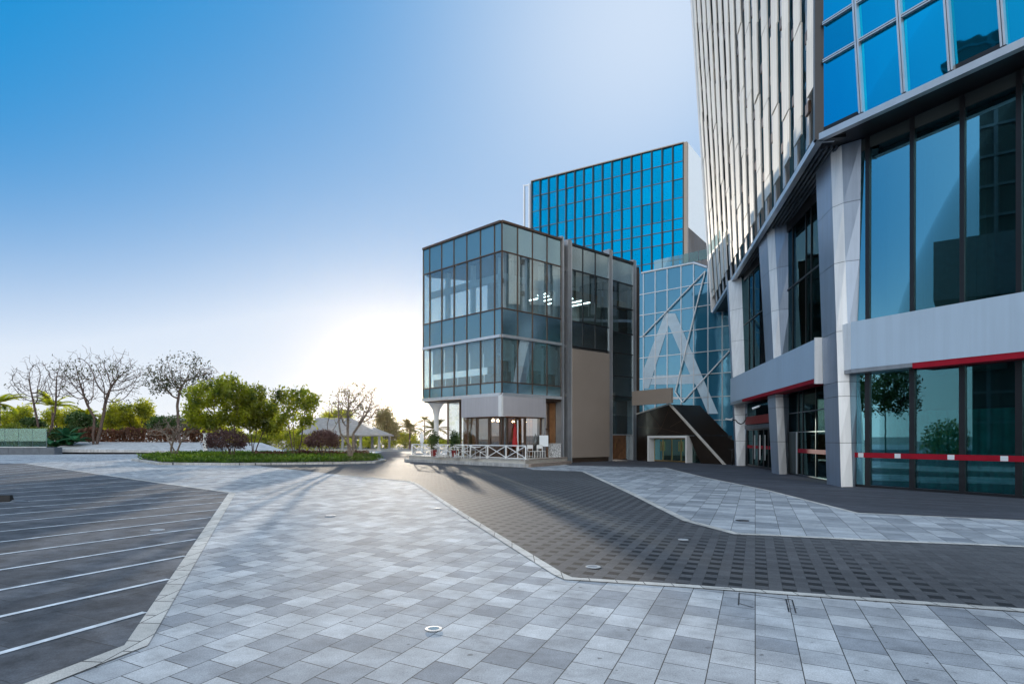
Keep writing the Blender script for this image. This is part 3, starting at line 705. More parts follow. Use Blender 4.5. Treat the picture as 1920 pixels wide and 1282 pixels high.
lv = MB()
for i in range(7):
    k = -.22 - i * .17
    lv.hexa([SF.p(.8, k, ZS - .08), SF.p(EL - 9, k, ZS - .08), SF.p(EL - 9, k - .07, ZS - .08), SF.p(.8, k - .07, ZS - .08)], [SF.p(.8, k, ZS + .019), SF.p(EL - 9, k, ZS + .019), SF.p(EL - 9, k - .07, ZS + .019), SF.p(.8, k - .07, ZS + .019)])
tag(lv.build('soffit_louvre', M['slabdark'], main), kind='stuff') if 0 else lv.build('soffit_louvre', M['slabdark'], main)
MB().fbox(SF, -.05, EL, -.1, .12, ZS - .12, ZS + .12).build('soffit_trim', M['alu'], main)
MB().fbox(BF, -.02, 10, -.1, .12, ZS - .12, ZS + .10).build('soffit_trim', M['alu'], main)
# slat face: rear glazing, slats in two layers
mb = MB(); N = 16
NZ = 12; zs_ = [ZS + .3 + (ZT - ZS) * j / NZ for j in range(NZ + 1)]
for i in range(N):
    a, b = EL * i / N, EL * (i + 1) / N
    q = lambda r, z, k: shS(SF.p(r, k, z), r)
    MB().hexa([q(a, ZS + .3, -.75), q(b, ZS + .3, -.75), q(b, ZS + .3, -.85), q(a, ZS + .3, -.85)], [q(a, ZT, -.75), q(b, ZT, -.75), q(b, ZT, -.85), q(a, ZT, -.85)]).build('rear_glazing', M['atr'], main)
    if i: MB().hexa([q(a - .05, ZS + .3, -.75), q(a + .05, ZS + .3, -.75), q(a + .05, ZS + .3, -.6), q(a - .05, ZS + .3, -.6)], [q(a - .05, ZT, -.75), q(a + .05, ZT, -.75), q(a + .05, ZT, -.6), q(a - .05, ZT, -.6)]).build('mullion', M['slatb'], main)
sp = EL / 15.7
br_r = random.Random(3)
def slat(r0, r1, k0, k1, za, mat, nm, seam0, seam=3.6):
    mb = MB(); cuts = [za]; z = seam0
    while z < za + .5: z += seam
    while z < ZT: cuts.append(z); z += seam
    cuts.append(ZT)
    for a, b in zip(cuts[:-1], cuts[1:]):
        dr_ = br_r.uniform(-.035, .035); dk_ = br_r.choice((0, .0, .035))
        ka, kb_ = br_r.uniform(-.018, .018), br_r.uniform(-.018, .018)
        q = lambda z: [shS(SF.p(r0 + dr_, k0 + ka + dk_, z), r0), shS(SF.p(r1 + dr_, k0 + kb_ + dk_, z), r1), shS(SF.p(r1 + dr_, k1 + kb_ + dk_, z), r1), shS(SF.p(r0 + dr_, k1 + ka + dk_, z), r0)]
        mb.hexa(q(a + .02), q(b - .02))
    return mb.build(nm, M[mat], main)
for i in range(17):
    c = .25 + sp * i
    if c > EL - .2: break
    r1 = min(c + sp * .56, EL)
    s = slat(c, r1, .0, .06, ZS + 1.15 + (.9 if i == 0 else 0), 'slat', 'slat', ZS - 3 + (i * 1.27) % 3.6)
    z = ZS + 1.6 + (i * 1.37) % 2.4
    while z < ZT - 1:
        a = r1 + .02; b = min(r1 + sp * .22, EL + .1)
        q = lambda zz: [shS(SF.p(a, -.06, zz), a), shS(SF.p(b, -.06, zz), b), shS(SF.p(b, .05, zz), b), shS(SF.p(a, .05, zz), a)]
        MB().hexa(q(z), q(z + .42)).build('bracket', M['brownm'], s); z += 2.7
    c2 = c + sp * .67
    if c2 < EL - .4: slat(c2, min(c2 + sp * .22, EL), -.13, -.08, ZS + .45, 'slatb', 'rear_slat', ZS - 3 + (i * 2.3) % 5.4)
q = lambda r, z, k: shS(SF.p(r, k, z), r)
MB().hexa([q(EL, ZS, -.9), q(EL + .15, ZS, -.9), q(EL + .15, ZS, .2), q(EL, ZS, .2)], [q(EL, ZT, -.9), q(EL + .15, ZT, -.9), q(EL + .15, ZT, .2), q(EL, ZT, .2)]).build('corner_post', M['alu'], main)
q0 = lambda z: [SF.p(-.10, .2, z), SF.p(.12, .2, z), SF.p(.12, -.8, z), SF.p(-.10, -.8, z)]
MB().hexa(q0(ZS - .1), q0(ZT)).build('corner_post', M['dark'], main)
q0 = lambda z: [SF.p(.125, .16, z), SF.p(.22, .16, z), SF.p(.22, -.5, z), SF.p(.125, -.5, z)]
MB().hexa(q0(ZS - .1), q0(ZT)).build('corner_post', M['alu'], main)
# far end wall and body of the tower
mb = MB(); t = .066 * (ZT - ZS)
mb.hexa([(EF[0] + .12, EF[1] - .3, ZS + .3), (EF[0] + 9, EF[1] - .8, ZS + .3), (24, 14, ZS + .3), (E0[0] + 3.0, E0[1] + 1.5, ZS + .3)], [(EF[0] + .12 - t, EF[1] - .3, ZT), (EF[0] + 9 - t, EF[1] - .8, ZT), (24 - t, 14, ZT), (E0[0] + 3.0, E0[1] + 1.5, ZT)])
mb.build('core', M['roomd'], main)
# blue glass face
bm_ = [.12] + [BF.run(x) for x in (1619, 1699, 1787.5, 1886)] + [8.2, 9.5]
zr = [ZS + .14, 14.75, 16.05, 18.5, 19.8, 22.3, 23.6, 28, 32, ZT]
for i in range(len(bm_) - 1):
    for j in range(len(zr) - 1): pane(BF, bm_[i], bm_[i + 1], zr[j], zr[j + 1], M['bluenear'], main, tilt=.008, shear=shB)
    if i:
        r = bm_[i]
        for (u, v, k0, k1, m) in ((-.07, -.012, .0, .14, 'alu'), (.012, .07, .0, .14, 'alu'), (-.011, .011, .0, .06, 'dark')):
            q = lambda z: [shB(BF.p(r + u, k0, z), r), shB(BF.p(r + v, k0, z), r), shB(BF.p(r + v, k1, z), r), shB(BF.p(r + u, k1, z), r)]
            MB().hexa(q(ZS + .13), q(ZT)).build('mullion', M[m], main)
    for z in zr[1:]:
        for (u, v, m) in ((-.055, -.012, 'alu'), (.012, .055, 'alu'), (-.011, .011, 'dark')):
            q = lambda r, k: [shB(BF.p(r, k, z + u), r), shB(BF.p(r, k, z + v), r)]
            a, b = bm_[i] + .075, bm_[i + 1] - .075
            A = q(a, .0) + q(a, .11)[::-1]; B = q(b, .0) + q(b, .11)[::-1]
            MB().hexa(A, B).build('transom', M[m], main)
# fascias with the red band
zf0, zf1 = 3.84, 5.5; fl0, fl1 = PL.run(1543), PL.run(1378)
MB().fbox(PL, fl0, fl1, -.5, .28, zf0 + .16, zf1).build('fascia', M['fascia'], main)
MB().fbox(PL, fl0, PL.run(1400.5), -.4, .27, zf0, zf0 + .158).build('red_band', M['red'], main)
MB().fbox(PL, PL.run(1400.5) + .005, fl1, -.4, .27, zf0, zf0 + .158).build('fascia_edge', M['grey'], main)
MB().fbox(PL, fl0 - .07, fl0 - .005, -.4, .32, zf0 - .05, zf1 + .05).build('fascia_end', M['panelw'], main)
gz0, gz1 = 3.98, 5.75
kx = PR.p(0, .28, 0); kq = (kx[0] - .95, kx[1] + .35) 
kq = ((1573 - CX) / F * 23.0, 23.0)
fa0 = [(kq[0], kq[1]), (kx[0], kx[1]), (kx[0] + .55, kx[1] + .3), (kq[0] + .5, kq[1] + .5)]
MB().prism(fa0, gz0 + .13, gz1).build('fascia', M['panelw'], main)
MB().prism([(p[0] + .01, p[1] + .01) for p in fa0], gz0, gz0 + .128).build('fascia_edge', M['grey'], main)
MB().fbox(PR, .003, rend, -.5, .28, gz0 + .13, gz1).build('fascia', M['fascia'], main)
r17 = PR.run(1720)
MB().fbox(PR, .003, r17, -.5, .27, gz0, gz0 + .128).build('fascia_edge', M['grey'], main)
MB().fbox(PR, r17 + .003, rend, -.5, .27, gz0 - .05, gz0 + .128).build('red_band', M['red'], main)
# columns: four faced prisms that taper towards the ground
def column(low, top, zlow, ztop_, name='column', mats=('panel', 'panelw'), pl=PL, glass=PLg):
    def loop(px, z):
        A, B, Cc, D = px
        pa_ = pl.p(pl.run(A), .05, z); pb_ = pl.p(pl.run(B), .05, z)
        dD = glass.p(glass.run(D), -.05, z)
        t = .45
        ray = (Cc - CX) / F
        Yc = pb_[1] + (dD[1] - pb_[1]) * t - .1
        pc = (ray * Yc, Yc, z)
        bk_ = glass.p(glass.run(D) + 1.6, -.5, z); bk2 = pl.p(pl.run(A), -.7, z)
        return [pa_, pb_, pc, dD, bk_, bk2]
    o = None
    zc = [zlow, 1.55, 3.2, zf0 - .12, zf1 + .02, 8.0, 10.1, ztop_] if zlow < 1 else [zlow, ztop_]
    L = lambda z: loop([l + (t_ - l) * (z - zlow) / (ztop_ - zlow) for l, t_ in zip(low, top)], z)
    a = MB()
    for s0, s1 in zip(zc[:-1], zc[1:]): a.hexa(L(s0 + .008), L(s1 - .008))
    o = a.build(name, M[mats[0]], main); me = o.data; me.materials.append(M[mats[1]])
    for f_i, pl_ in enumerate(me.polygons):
        if f_i % 8 == 3: pl_.material_index = 1     # same cladding; paler colour paints in the chamfer's brighter reflection
    core = MB()
    cen = lambda lp: [tuple(p[i] + (sum(q[i] for q in lp) / 6 - p[i]) * .05 if i < 2 else p[2] for i in range(3)) for p in lp]
    for s0, s1 in zip(zc[:-1], zc[1:]): core.hexa(cen(L(s0)), cen(L(s1)))
    core.build('joint', M['dark'], o)
    return o
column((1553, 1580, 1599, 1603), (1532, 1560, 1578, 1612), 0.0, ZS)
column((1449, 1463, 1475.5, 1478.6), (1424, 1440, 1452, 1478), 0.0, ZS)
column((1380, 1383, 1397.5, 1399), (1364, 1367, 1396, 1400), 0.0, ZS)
# left facade glazing: upper storey
def bay(px0, px1, za_, zb_, mat, cuts=(), fa=PLg):
    rs = [fa.run(px0)] + [fa.run(x) for x in cuts] + [fa.run(px1)]
    for a, b in zip(rs[:-1], rs[1:]): pane(fa, min(a, b), max(a, b), za_, zb_, M[mat], main)
    for x in cuts:
        r = fa.run(x); MB().fbox(fa, r - .02, r + .02, -.08, .04, za_, zb_).build('mullion', M['dark'], main)
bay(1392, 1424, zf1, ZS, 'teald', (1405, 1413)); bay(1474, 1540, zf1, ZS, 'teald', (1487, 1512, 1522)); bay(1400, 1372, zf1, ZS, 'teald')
for z, w in ((ZS - .25, .25), (8.9, .03)): MB().fbox(PLg, PLg.run(1548), rfar, -.1, .05, z - w, z + w).build('transom', M['dark'], main)
# ground storey: entrance with red lintel sign, shop glass, dark door
dk = M['dark']
gy = 2.55
ent0, ent1 = PLg.run(1450), PLg.run(1400)
MB().fbox(PLg, ent0, ent1, -.05, .12, 2.3, 2.52).build('lintel', M['slabdark'], main)
MB().fbox(PLg, ent0, ent1 - .5, .1, .2, 2.56, 3.02).build('door_sign', M['redsign'], main)
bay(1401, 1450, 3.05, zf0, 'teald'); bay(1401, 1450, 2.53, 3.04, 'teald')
ex = [1401, 1412, 1422, 1432, 1441, 1450]
for i in range(5):
    a, b = PLg.run(ex[i + 1]), PLg.run(ex[i]); f = MB()
    f.fbox(PLg, a, a + .06, -.08, .02, .02, 2.29); f.fbox(PLg, b - .06, b, -.08, .02, .02, 2.29); f.fbox(PLg, a + .06, b - .06, -.08, .02, .02, .14); f.fbox(PLg, a + .06, b - .06, -.08, .02, 2.2, 2.29)
    dd = f.build('door', dk, main)
    pane(PLg, a + .06, b - .06, .14, 2.2, M['teald'], dd, 'pane', k=-.03)
    if i in (1, 2, 3): MB().fbox(PLg, (a + b) / 2 - .03, (a + b) / 2 + .03, .03, .09, .5, 1.9).build('handle', M['white' if i == 2 else 'alu'], dd)
    MB().fbox(PLg, a + .1, b - .1, .0, .012, 1.12, 1.3).build('safety_stripe', M['red'], dd)
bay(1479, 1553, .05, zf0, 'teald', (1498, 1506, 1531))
for z in (.06, 2.0, 2.9): MB().fbox(PLg, PLg.run(1553), PLg.run(1479), -.06, .03, z - .02, z + .02).build('transom', M['slabdark'], main)
ddr = MB().fbox(PLg, PLg.run(1497.5), PLg.run(1480), .035, .07, .08, 1.98).build('door', M['roomd'], main)
MB().fbox(PLg, PLg.run(1498.5), PLg.run(1496.6), .071, .10, .08, 2.0).build('handle', M['alu'], ddr)
st = MB().fbox(PLg, PLg.run(1553), PLg.run(1498), .04, .055, 1.06, 1.24).build('safety_stripe', M['red'], main)
# right facade: upper and ground storeys
for (x0, x1) in ((1606, 1628), (1628, 1711.5), (1711.5, 1805.5), (1805.5, 1912), (1912, 2030)):
    a, b = PRg.run(x0), PRg.run(x1)
    pane(PRg, a, b, gz1, ZS - .42, M['teal'], main); pane(PRg, a, b, .08, gz0, M['teal'], main)
    MB().fbox(PRg, a, b, -.12, .02, ZS - .4, ZS).build('head_panel', M['roomd'], main)
    MB().fbox(PRg, a + .02, b - .02, -.06, -.025, 2.62, 2.66).build('transom', M['dark'], main)
for x, w in ((1628, .09), (1711.5, .085), (1805.5, .085), (1912, .09)):
    r = PRg.run(x)
    MB().fbox(PRg, r - w, r + w, -.1, .06, .0, gz0).build('mullion', M['dark'], main); MB().fbox(PRg, r - w * .8, r + w * .8, -.1, .06, gz1, ZS).build('mullion', M['dark'], main)
    MB().fbox(PRg, r + .35, r + .375, -.5, -.04, gz1, ZS - .42).build('glass_fin', M['rail'], main)
MB().fbox(PRg, PRg.run(1606), rend, -.1, .05, .0, .09).build('sill', M['dark'], main)
# red safety tape on the ground floor glass, with its pale blocks
sl0, sl1 = PRg.run(1604), rend
MB().fbox(PRg, sl0, sl1, .07, .085, 1.04, 1.21).build('safety_stripe', M['red'], main)
for x in (1617, 1686, 1786, 1886, 1985):
    r = PRg.run(x); MB().fbox(PRg, r - .1, r + .1, .086, .09, 1.05, 1.2).build('stripe_block', M['film'], main)
# curtains (pleated) behind the ground floor glass
for (x0, x1) in ((1609, 1626), (1630, 1709), (1714, 1803), (1808, 1910), (1915, 2025)):
    a, b = PRg.run(x0), PRg.run(x1); n = max(8, int((b - a) / .05)); vs = []
    for i in range(n + 1):
        r = a + (b - a) * i / n; k = -.22 + .035 * math.sin(i * 1.05) + .02 * math.sin(i * .37)
        vs += [PRg.p(r, k, .1), PRg.p(r, k, 2.6)]
    MB().add(vs, [(2 * i, 2 * i + 2, 2 * i + 3, 2 * i + 1) for i in range(n)]).build('curtain', M['curtain'], main, smooth=True)
# rooms behind the glass
MB().prism([PRg.p(-1.5, -.7, 0)[:2], PRg.p(rend, -.7, 0)[:2], PRg.p(rend, -5, 0)[:2], PRg.p(-1.5, -5, 0)[:2]], gz0 + .5, gz1 - .3).build('floor_slab', M['ceil'], main)
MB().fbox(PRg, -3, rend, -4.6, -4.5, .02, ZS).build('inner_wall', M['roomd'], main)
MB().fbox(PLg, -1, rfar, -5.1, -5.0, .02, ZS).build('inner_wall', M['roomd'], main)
MB().fbox(PLg, .2, rfar, -4.9, -.12, zf0 + .3, zf0 + .6).build('floor_slab', M['ceil'], main)
MB().fbox(PLg, rfar, rfar + .2, -5, -.02, .0, ZS).build('end_wall', M['panel'], main)
MB().fbox(PLg, 1.5, 7.5, -1.6, -1.5, 6.6, 6.64).build('ceiling_light', M['tube'], main) if 0 else None
MB().fbox(PLg, .9, 1.05, -4.9, -.15, zf1, ZS).build('inner_wall', M['roomd'], main)
for k, z in ((-1.2, 7.2), (-2.2, 7.7)):
    MB().fbox(PLg, 2.0, 4.6, k - .04, k + .04, z, z + .05).build('ceiling_light', M['tube'], main)
for i, (x, n) in enumerate(((1845, 0), (1903, 1))):
    p = PRg.p(PRg.run(x), -.42, gz1 - .28)
    b = MB().hexa([(p[0] - .22, p[1] - .14, p[2]), (p[0] + .22, p[1] - .14, p[2]), (p[0] + .22, p[1] + .14, p[2]), (p[0] - .22, p[1] + .14, p[2])], [(p[0] - .27, p[1] - .18, p[2] + .42), (p[0] + .27, p[1] - .18, p[2] + .42), (p[0] + .27, p[1] + .18, p[2] + .42), (p[0] - .27, p[1] + .18, p[2] + .42)])
    o = b.build('flower_box', M['white'], loc=p); tag(o, ['white flower box behind the upper glass above the pale fascia', 'white flower box at the right edge behind upper glass'][n], 'flower box')
# cameras on brackets
def cctv(p, d, parent):
    p = Vector(p); d = Vector(d).normalized(); mb = MB(); mb.tube(p, p + d * .32, .05, k=8); mb.tube(p + d * .32, p + d * .36, .062, .062, k=8); mb.tube(p + d * .16, p + d * .16 + Vector((.25, .1, .1)), .018, k=6)
    return mb.build('security_camera', M['white'], parent)
cctv(PL.p(PL.run(1441), .45, 3.35), (-.6, .2, -.25), main)
c = at(1372, 787, 36.5); cctv(c, (-1, -.1, .12), main)
mb = MB(); pts = [Vector(at(x, y, 36.8)) for x, y in ((1374, 787), (1379, 787), (1383, 792), (1389, 795), (1395, 792), (1398, 786), (1399, 775))]
for a, b in zip(pts[:-1], pts[1:]): mb.tube(a, b, .03, k=6)
mb.build('camera_bracket', M['black'], main)

# ================================================================== office block out of frame to the left, seen mirrored in the right hand glass
nb = thing('office_block', (-46, 8, 0), 'dark gridded office block seen only as a reflection in the right glass', 'building')
MB().box(-60, -42, -30, 19.5, 0, 40).build('wall', M['roomd'], nb)
for z in range(3, 40, 3): MB().box(-42, -41.8, -30, 19.5, z, z + .25).build('ledge', M['slabdark'], nb)
for y in range(-12, 20, 3): MB().box(-42, -41.85, y, y + .35, .5, 40).build('pier', M['slabdark'], nb)
bal = MB().box(-42, -40, -6, 23.5, 9.2, 9.9).build('balcony', M['slabdark'], nb)
for y in range(-6, 24, 2): MB().box(-40.1, -40, y, y + .12, 9.9, 11).build('post', M['dark'], bal)
MB().box(-40.05, -40, -6, 23.5, 10.0, 10.8).build('glass', M['rail'], bal)
MB().box(-46, -40.5, 14, 23, 16, 22).build('bay', M['slabdark'], nb)
# ================================================================== plants
def colonize(seed, stems, att, D, di, dk, it=90):
    """grow a branching skeleton from stem polylines towards attraction points"""
    rng = np.random.default_rng(seed)
    P, par = [], []
    for st in stems:
        for i, p in enumerate(st):
            if i == 0:
                if P and np.linalg.norm(np.array(p) - np.array(P[0])) < 1e-6: last = 0; continue
                P.append(tuple(p)); par.append(-1); last = len(P) - 1
            else:
                a = np.array(P[last]); b = np.array(p); n = max(1, int(np.linalg.norm(b - a) / D))
                for k in range(1, n + 1):
                    q = a + (b - a) * k / n + (rng.normal(0, .06 * D, 3) if k < n else 0)
                    P.append(tuple(q)); par.append(last); last = len(P) - 1
    att = np.array(att); alive = np.ones(len(att), bool)
    A = np.array(P); near = np.full(len(att), -1); nd = np.full(len(att), 1e9)
    def upd(i0):
        for s in range(i0, len(A)):
            d = np.linalg.norm(att - A[s], axis=1); m = d < nd; nd[m] = d[m]; near[m] = s
    upd(0)
    for _ in range(it):
        act = alive & (nd < di)
        if not act.any(): break
        i0 = len(A); new, np_ = [], []
        for s in np.unique(near[act]):
            v = att[act & (near == s)] - A[s]; v = (v / (np.linalg.norm(v, axis=1)[:, None] + 1e-9)).sum(0) + rng.normal(0, .25, 3)
            v /= np.linalg.norm(v) + 1e-9
            new.append(A[s] + v * D); np_.append(int(s))
        A = np.vstack([A, np.array(new)]); par += np_; upd(i0)
        alive &= nd > dk
        if len(A) > 5200: break
    return A, np.array(par)
def radii(A, par, tip, ex=2.3):
    r = np.zeros(len(A)); kids = np.zeros(len(A), int)
    for i in range(len(A) - 1, -1, -1):
        if r[i] == 0: r[i] = tip ** ex
        if par[i] >= 0: r[par[i]] += r[i]; kids[par[i]] += 1
    return r ** (1 / ex), kids
def wood(A, par, r, minr=0.0, scale=1.0, k=5, maxr=1e9):
    mb = MB()
    for i in range(len(A)):
        if par[i] < 0: continue
        a = min(r[par[i]] * scale, maxr); b = min(r[i] * scale, maxr)
        a = min(a, b * 1.7)
        mb.tube(A[par[i]], A[i], max(a, minr), max(b, minr), k=k if b > .03 else 3, caps=False)
    return mb
def leaves(cen, size, seed, up=.0, aspect=.45, jit=.3):
    """many separate leaf sized faces"""
    rng = np.random.default_rng(seed); n = len(cen)
    d = rng.normal(0, 1, (n, 3)); d[:, 2] += up; d /= np.linalg.norm(d, axis=1)[:, None]
    e = rng.normal(0, 1, (n, 3)); w = np.cross(d, e); w /= np.linalg.norm(w, axis=1)[:, None] + 1e-9
    s = size * (1 + rng.uniform(-jit, jit, n))[:, None]
    a, b, c, q = cen - d * s * .1, cen + d * s * .45 + w * s * aspect * .5, cen + d * s, cen + d * s * .45 - w * s * aspect * .5
    v = np.stack([a, b, c, q], 1).reshape(-1, 3)
    mb = MB(); mb.v = [tuple(x) for x in v.tolist()]; mb.f = [(4 * i, 4 * i + 1, 4 * i + 2, 4 * i + 3) for i in range(n)]
    return mb
def blob(rng, n, c, r, shell=0.0, flat=-1.0):
    """points inside an ellipsoid, optionally near its skin and above a flat base"""
    out = []
    while len(out) < n:
        p = rng.normal(0, 1, 3); p /= np.linalg.norm(p); rad = rng.uniform(shell, 1) ** (1 / 3.0) if shell < .01 else rng.uniform(shell, 1)
        p = p * rad
        if p[2] < flat: continue
        out.append((c[0] + p[0] * r[0], c[1] + p[1] * r[1], c[2] + p[2] * r[2]))
    return out
def crown_tree(name, base, label, cat, stems, att, D, di, dk, tip, bark, leafmat, per, spread, size, seed, group=None, thr=1.6, scale=1.0, keep=1.0, maxr=1e9, up=0.0, minr=.006):
    t = thing(name, base, label, cat, group)
    A, par = colonize(seed, stems, att, D, di, dk); r, kids = radii(A, par, tip)
    wood(A, par, r, minr, scale, maxr=maxr).build('trunk', M[bark], t)
    if per:
        rng = np.random.default_rng(seed + 1)
        ends = A[(r < tip * thr) & (par >= 0)]
        if keep < 1:
            # leaves stay on some boughs only
            ph = rng.uniform(0, 6, 3); fld = np.sin(ends[:, 0] * 1.3 + ph[0]) + np.sin(ends[:, 1] * 1.1 + ph[1]) + np.sin(ends[:, 2] * 1.7 + ph[2]) + rng.normal(0, .5, len(ends))
            ends = ends[fld > np.quantile(fld, 1 - keep)]
        cen = np.repeat(ends, per, 0) + rng.normal(0, spread, (len(ends) * per, 3))
        leaves(cen, size, seed + 2, up).build('crown', M[leafmat], t)
    return t
def gnd(px, Y): return ((px - CX) / F * Y, Y)
def zy(py, Y): return EYE + (HZ - py) / F * Y
def ell(px, py, Y, hw, hh, dep=None):
    """picture sized ellipsoid at depth Y: centre and radii in metres"""
    k = Y / F; return (((px - CX) * k, Y, EYE + (HZ - py) * k), (hw * k, (dep or hw) * k, hh * k))
rg = np.random.default_rng(11)

# ---- the planted island
isl = thing('planted_island', G(480, 862), 'low planted island with bright green groundcover and pale kerb in front of the trees', 'planter')
ip = g2((246, 863), (295, 871), (420, 872), (540, 871.3), (640, 870), (705, 868.3), (724, 864.5), (700, 859), (640, 856.5), (560, 855), (420, 854.5), (320, 856))
mb = MB(); cx_, cy_ = np.mean([p[0] for p in ip]), np.mean([p[1] for p in ip])
ins = [(cx_ + (p[0] - cx_) * .965, cy_ + (p[1] - cy_) * .955) for p in ip]; n = len(ip)
mb.add([(*p, 0) for p in ip] + [(*p, .14) for p in ip] + [(*p, .14) for p in ins] + [(*p, 0) for p in ins],
       [(i, (i + 1) % n, n + (i + 1) % n, n + i) for i in range(n)] + [(n + i, n + (i + 1) % n, 2 * n + (i + 1) % n, 2 * n + i) for i in range(n)] + [(2 * n + i, 2 * n + (i + 1) % n, 3 * n + (i + 1) % n, 3 * n + i) for i in range(n)])
mb.build('kerb', M['kerb'], isl)
def inside(x, y, pts):
    c = False
    for i in range(len(pts)):
        x1, y1 = pts[i]; x2, y2 = pts[i - 1]
        if (y1 > y) != (y2 > y) and x < (x2 - x1) * (y - y1) / (y2 - y1) + x1: c = not c
    return c
MB().prism(ins, .02, .10).build('soil', M['soil'], isl)
xs = [p[0] for p in ins]; ysn = [p[1] for p in ins]; cen = []
while len(cen) < 26000:
    x = rg.uniform(min(xs), max(xs)); y = min(ysn) + (max(ysn) - min(ysn)) * rg.uniform(0, 1) ** 1.5
    if not inside(x, y, ins): continue
    ed = min(math.hypot(x - a, y - b) for a, b in ins); h = .12 + .26 * (1 - math.exp(-(y - min(ysn)) * .5)) + .08 * math.sin(x * 2.1) * math.sin(y * 1.7)
    cen.append((x, y, .10 + rg.uniform(.2, 1) * max(.08, h)))
gc = leaves(np.array(cen), .16, 5, up=1.2, aspect=.55).build('groundcover', M['lf_grass'], loc=(0, 0, 0)); tag(gc, 'bright green groundcover filling the planted island', 'groundcover', kind='stuff')
# red brown low hedge at the back of the island
def hedge(name, pxa, pxb, Ya, Yb, z0, z1, dep, mat, label, n, size, seed, group=None, cat='hedge'):
    rng = np.random.default_rng(seed); a = np.array(gnd(pxa, Ya)); b = np.array(gnd(pxb, Yb)); L = np.linalg.norm(b - a); d = (b - a) / L; nn = np.array((-d[1], d[0]))
    t = rng.uniform(0, L, n); w = rng.uniform(-.5, .5, n) * dep; top = z1 - .18 * (z1 - z0) * (np.sin(t * 1.3 + seed) * .5 + np.sin(t * 3.1) * .3 + .5)
    z = z0 + (top - z0) * rng.uniform(0, 1, n) ** .6
    xy = a + d * t[:, None] + nn * w[:, None]
    root = thing(name, (float(a[0] + b[0]) / 2, float(a[1] + b[1]) / 2, 0), label, cat, group)
    leaves(np.column_stack([xy, z]), size, seed, up=.4, aspect=.6).build('foliage', M[mat], root)
    mb = MB()
    for i in range(int(L / .5)):
        q = a + d * (i + .5) * .5; mb.tube((q[0], q[1], 0), (q[0] + rng.normal(0, .1), q[1], z0 + (z1 - z0) * .7), .03, .012, k=4)
    mb.build('stem', M['barkd'], root); return root
hedge('hedge', 478, 690, 50.5, 52, .1, .72, .9, 'lf_brown', 'low red brown hedge behind the bright groundcover on the island', 2600, .16, 31)

# ---- trees on the island
def stemset(px, Y, tops, z0=.1, jog=.15):
    x, y = gnd(px, Y); out = []
    for (qx, qy, dy) in tops:
        X, Z = (qx - CX) / F * Y, zy(qy, Y); m = ((x + X) / 2 + rg.normal(0, jog), y + dy * .4, (z0 + Z) / 2)
        out.append([(x, y, z0), m, (X, y + dy, Z)])
    return out
def bushy(name, px, Y, tops, clumps, label, seed, n=95, per=46, size=.25, mat='lf_green', cat='tree', group=None, dep=.8, spread=.2, bark='bark', tip=.012, D=.28):
    rng = np.random.default_rng(seed); att = []
    for (cx, cy, hw, hh) in clumps:
        c, r = ell(cx, cy, Y, hw, hh, hw * dep); c = (c[0], c[1] + rng.normal(0, .4), c[2]); att += blob(rng, n, c, r, .35, -.75)
    x, y = gnd(px, Y)
    return crown_tree(name, (x, y, 0), label, cat, stemset(px, Y, tops), att, D, 3.2, .34, tip, bark, mat, per, spread, size, seed, group, scale=1.0, maxr=.16)
bushy('leafy_tree', 437, 50, [(425, 800, .3), (442, 790, -.3), (405, 785, .2)], [(375, 768, 30, 24), (405, 738, 34, 28), (442, 735, 34, 26), (395, 790, 38, 18), (440, 775, 36, 28), (365, 745, 18, 20), (462, 752, 26, 26)], 'largest dense green tree on the island, behind the left domed shrub', 41, n=72)
bushy('leafy_tree', 474, 51, [(466, 800, .3), (484, 805, -.2), (495, 800, .2)], [(478, 748, 30, 28), (500, 775, 26, 22), (470, 790, 32, 20), (508, 800, 22, 14), (485, 768, 28, 22)], 'dense green tree with thin curved stems, right of the largest island tree', 42, n=66)
bushy('leafy_tree', 554, 48.5, [(548, 800, .2), (538, 795, .3), (570, 790, -.2)], [(528, 748, 24, 18), (555, 740, 28, 18), (582, 752, 22, 18), (545, 775, 30, 20), (576, 782, 20, 22), (530, 790, 20, 14)], 'airy green tree with several dark stems near the right end of the island', 43, n=40, per=34)
# bare multi stemmed tree
def bare(name, px, Y, tops, crowns, label, seed, n=150, per=1, size=.2, mat='lf_sparse', tip=.011, D=.26, keep=.5, bark='bark', spread=.12, dk=.3, di=3.5, z0=.1, maxr=.3, scale=1.0, group=None, dep=1.0, shell=.45, flat=-.6, thr=1.5):
    rng = np.random.default_rng(seed); att = []
    for (cx, cy, hw, hh) in crowns:
        c, r = ell(cx, cy, Y, hw, hh, hw * dep); att += blob(rng, n, c, r, shell, flat)
    x, y = gnd(px, Y)
    return crown_tree(name, (x, y, 0), label, 'tree', stemset(px, Y, tops, z0), att, D, di, dk, tip, bark, mat, per, spread, size, seed, group, keep=keep, maxr=maxr, scale=scale, thr=thr)
bare('bare_tree', 655, 45, [(662, 812, .1), (650, 805, .3), (640, 812, -.2)], [(668, 756, 50, 46), (642, 762, 26, 40), (692, 768, 28, 34)], 'pale bare tree with several stems at the right end of the island', 44, n=300, per=2, size=.18, mat='lf_pale', keep=.5, bark='barkr', tip=.015, flat=-.85, shell=.1, di=6, dk=.22)
bare('young_tree', 622, 47, [(624, 805, .1), (612, 795, .2)], [(625, 770, 26, 18)], 'slender young tree with a thin yellow crown beside the bare one', 45, n=60, per=5, size=.15, mat='lf_yel', keep=.8)
bare('clipped_tree', 325, 50, [(316, 830, .2), (328, 822, -.2), (338, 828, .1)], [(335, 800, 50, 27), (310, 812, 36, 18), (362, 805, 26, 20)], 'small leafless tree with a dense twiggy dome at the left tip of the island', 46, n=300, per=0, bark='barkr', tip=.011, D=.19, dk=.2, maxr=.13, shell=.6, flat=-.4)
